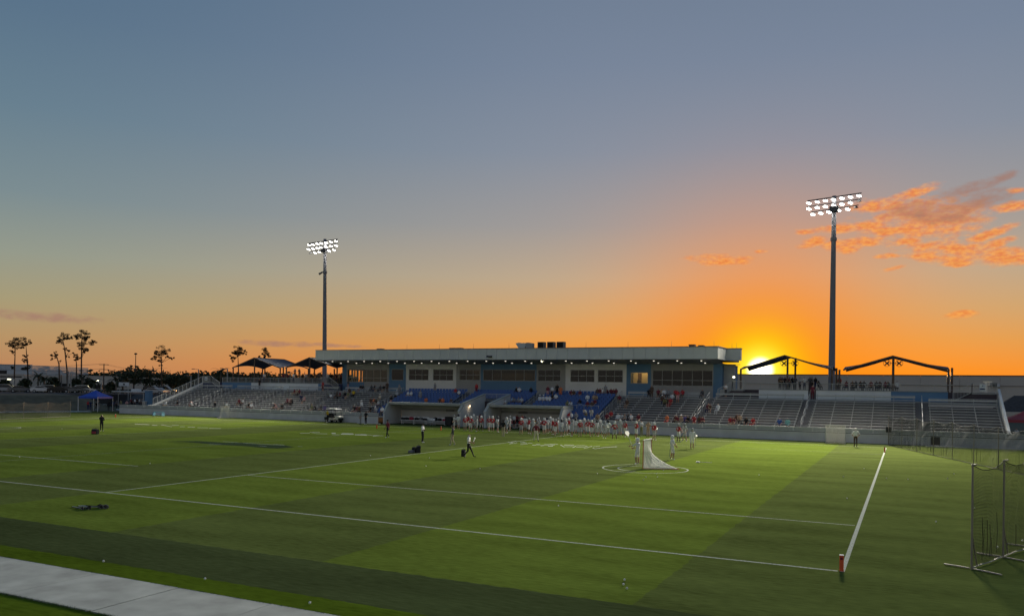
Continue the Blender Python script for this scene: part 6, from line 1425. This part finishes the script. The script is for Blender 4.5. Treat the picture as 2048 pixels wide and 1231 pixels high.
palm(76, 752, 178, 'pale trunked palm before the left warehouses, left of a pair'); palm(88, 758, 176, 'shorter palm, right of the pair before the left warehouses'); palm(164, 755, 184, 'palm between the lamp posts and the blue tent'); palm(187, 765, 180, 'low arching palm just left of the blue tent'); palm(232, 760, 190, 'palm behind the blue tent'); palm(441, 744, 190, 'palm behind the far left landing')
# far wood: one dark mass along the skyline
rnd = random.Random(9); mb = MB(); px = -80
while px < 700:
    D = rnd.uniform(330, 420); top = 752 - (px > 230) * 6 + rnd.uniform(-7, 5) - (8 if 255 < px < 300 else 0) + (.012 * px - 4); c = on_d(px, top, D); r = rnd.uniform(5, 8)
    for k in range(5): leaves(mb, Vector((c.x + rnd.uniform(-3, 3), c.y + rnd.uniform(-3, 3), max(2.6, c.z - r * .6 - k * 2.6))), r * (.8 + .12 * k), 90, .85, rnd, .8)
    px += rnd.uniform(3, 6)
tag(mb.build('far_wood', M_leaf2), kind='stuff')
rnd = random.Random(21); mb = MB()
for k in range(60):
    c = on_d(rnd.uniform(-20, 420), rnd.uniform(780, 790), rnd.uniform(172, 200)); c.z = max(2.6, c.z); leaves(mb, c, rnd.uniform(.7, 1.5), 40, .22, rnd, .6)
tag(mb.build('undergrowth', M_leaf2), kind='stuff')

# ------------------------------------------------------------------ poles, lamps and cars by the car park
def post_lamp(px, py_top, D, label, lit=False, h2=None, name='street_lamp', m=M_rail):
    a = on_d(px, py_top, D); zb = 2.4; t = thing(name, label, 'lamp post', (a.x, a.y, zb), 0, 'posts and lamps at the left'); h = a.z - zb
    MB().tube((0, 0, 0), (0, 0, h), .16, .12, 8).build('pole', m, t); MB().bar((0, 0, h - .05), (-.9, -.6, h + .05), .09, .09).build('arm', m, t); hd = MB().box(-1.25, -.7, -.8, -.4, h - .02, h + .12).build('lamp_head', M_head, t)
    if lit: MB().box(-1.25, -.65, -.86, -.34, h - .2, h - .022).build('lens', M_spot, hd)
post_lamp(28, 757, 195, 'lit street lamp beside the leftmost pine trunk', True); post_lamp(203, 760, 200, 'lit street lamp left of the utility pole', True)
post_lamp(137, 742, 186, 'pale lamp post, left of a pair before the grey warehouse', m=mat('pale_post', (.30, .29, .28), .7, var=.1)); post_lamp(142, 746, 188, 'pale lamp post, right of a pair before the grey warehouse', m=MATS['pale_post'])
post_lamp(123, 749, 205, 'dark lamp post behind the pale pair of posts', m=M_head); post_lamp(382, 751, 172, 'pale post behind the end fence, with a small twin lamp', m=MATS['pale_post']); post_lamp(397, 738, 176, 'taller pale post behind the end fence', m=MATS['pale_post']); post_lamp(455, 737, 160, 'thin post left of the left shade sail', m=MATS['pale_post'])
a = on_d(208, 727, 260); t = thing('utility_pole', 'wooden utility pole with cross arms at the left', 'utility pole', (a.x, a.y, 2.4), .4); h = a.z - 2.4
MB().tube((0, 0, 0), (0, 0, h), .2, .14, 8).build('pole', M_bark, t)
for z in (h - .4, h - 2.0): MB().box(-1.6, 1.6, -.06, .06, z, z + .14).build('cross_arm', M_bark, t)
b0 = on_d(-60, 722, 262); b1 = on_d(330, 735, 262)
t = thing('power_lines', 'thin overhead power lines crossing the left sky', 'power line', (a.x, a.y, a.z)); w = MB()
for s in (-.8, .8):
    for dz in (0, -1.6):
        L0, L1 = b0 - a + Vector((0, s, dz)), b1 - a + Vector((0, s, dz)); M0 = Vector((0, s, dz)); pts = [L0.lerp(M0, k / 8) - Vector((0, 0, 1.2 * math.sin(PI * k / 8))) for k in range(9)] + [M0.lerp(L1, k / 8) - Vector((0, 0, 1.2 * math.sin(PI * k / 8))) for k in range(1, 9)]
        w.path(pts, .022, 4)
w.build('wire', M_head, t)
a = on_d(271.5, 708, 300); t = thing('mast_light', 'tall slim mast light far beyond the left trees', 'lamp post', (a.x, a.y, 2)); h = a.z - 2; MB().tube((0, 0, 0), (0, 0, h), .22, .12, 8).build('pole', M_bark, t); MB().lathe([(.5, h - .1), (.6, h + .3), (.2, h + .5)], n=10).build('lamp_ring', M_bark, t)
CARS = {'white': (.62, .63, .64), 'silver': (.38, .39, .40), 'black': (.015, .015, .017), 'red': (.28, .02, .02), 'grey': (.14, .145, .15), 'blue': (.03, .06, .16)}
CARM = {k: mat('car_paint_' + k, v, .28, .2, var=.02, coat=.6) for k, v in CARS.items()}; M_cglass = mat('car_glass', (.02, .025, .03), .08, var=0, spec=.7); M_lampc = mat('car_lamp', (.55, .55, .52), .2, var=0); M_tail = mat('tail_lamp', (.35, .02, .02), .3, var=0)
def car_proto(kind):
    suv = kind == 'suv'; H = 1.72 if suv else 1.42
    body = MB().prism([(-2.2, .35), (2.15, .35), (2.25, .55), (2.2, .82), (1.2, .98), (-1.9, 1.0 if not suv else 1.05), (-2.25, .9)], 'y', -.88, .88).mesh('body', CARM['white'])
    cab = [(-1.75 if not suv else -2.1, 1.0), (1.05, .98), (.45, H - .08), (.2, H), (-1.05 if not suv else -1.75, H), (-1.35 if not suv else -1.95, H - .12)]
    return body, MB().prism(cab, 'y', -.76, .76).mesh('cabin', CARM['white']), MB().prism([(c[0] * .93 - .02, c[1] + (.04 if i < 2 else -.1)) for i, c in enumerate(cab)], 'y', -.772, .772).mesh('side_window', M_cglass), \
        MB().hexa([(1.0, -.68, 1.01), (1.02, -.68, 1.02), (1.02, .68, 1.02), (1.0, .68, 1.01), (.5, -.66, H - .12), (.53, -.66, H - .1), (.53, .66, H - .1), (.5, .66, H - .12)]).mesh('windscreen', M_cglass)
CP = {k: car_proto(k) for k in ('suv', 'sedan')}
wh = MB().tube((0, -.1, 0), (0, .1, 0), .33, n=14).mesh('wheel', M_tyre); hbm = MB().tube((0, -.108, 0), (0, .108, 0), .19, n=10).mesh('rim', M_alu); lm = MB().box(-.03, .03, -.2, .2, -.07, .07).mesh('headlight', M_lampc); tm_ = MB().box(-.03, .03, -.14, .14, -.1, .1).mesh('tail_light', M_tail)
def car(px, py, D, kind, col, rz, label):
    p = on_d(px, py, D); t = thing('parked_car', label, 'car', (p.x, p.y, 2.5), rz, 'cars parked beyond the bank')
    for me, nm in zip(CP[kind], ('body', 'cabin', 'side_window', 'windscreen')):
        o = obj(nm, me, t)
        if nm in ('body', 'cabin'): o.material_slots[0].link = 'OBJECT'; o.material_slots[0].material = CARM[col]
    for x in (-1.4, 1.4):
        for y in (-.8, .8): w = obj('wheel', wh, t, (x, y, .33)); obj('rim', hbm, w)
    for y in (-.6, .6): obj('headlight', lm, t, (2.21, y, .7)); obj('tail_light', tm_, t, (-2.24, y, .75))
for e in ((14, 788, 172, 'suv', 'silver', .9, 'silver car with pale roof, leftmost behind the bank'), (40, 789, 172, 'sedan', 'grey', 1.1, 'grey sedan second from left behind the bank'), (85, 789, 173, 'sedan', 'white', .8, 'white sedan just right of the palm trunks'), (102, 788, 174, 'suv', 'silver', .9, 'silver car beside the white sedan behind the bank'), (117, 788, 174, 'sedan', 'black', 1.0, 'dark sedan left of the pale lamp posts'),
          (138, 789, 175, 'sedan', 'grey', .7, 'low grey car below the pale lamp posts'), (156, 789, 176, 'sedan', 'grey', .9, 'grey car right of the pale lamp posts'), (170, 787, 177, 'suv', 'white', .9, 'white car just above the blue tent'), (306, 792, 186, 'suv', 'black', .4, 'dark car right of the blue pillar'), (318, 788, 190, 'sedan', 'white', .5, 'white car behind the end fence, upper left'), (332, 788, 190, 'suv', 'grey', .5, 'grey car behind the end fence, upper right'),
          (318, 797, 176, 'sedan', 'red', .4, 'red car behind the lower end fence'), (310, 800, 172, 'sedan', 'silver', .4, 'silver car behind the lower end fence')): car(*e)
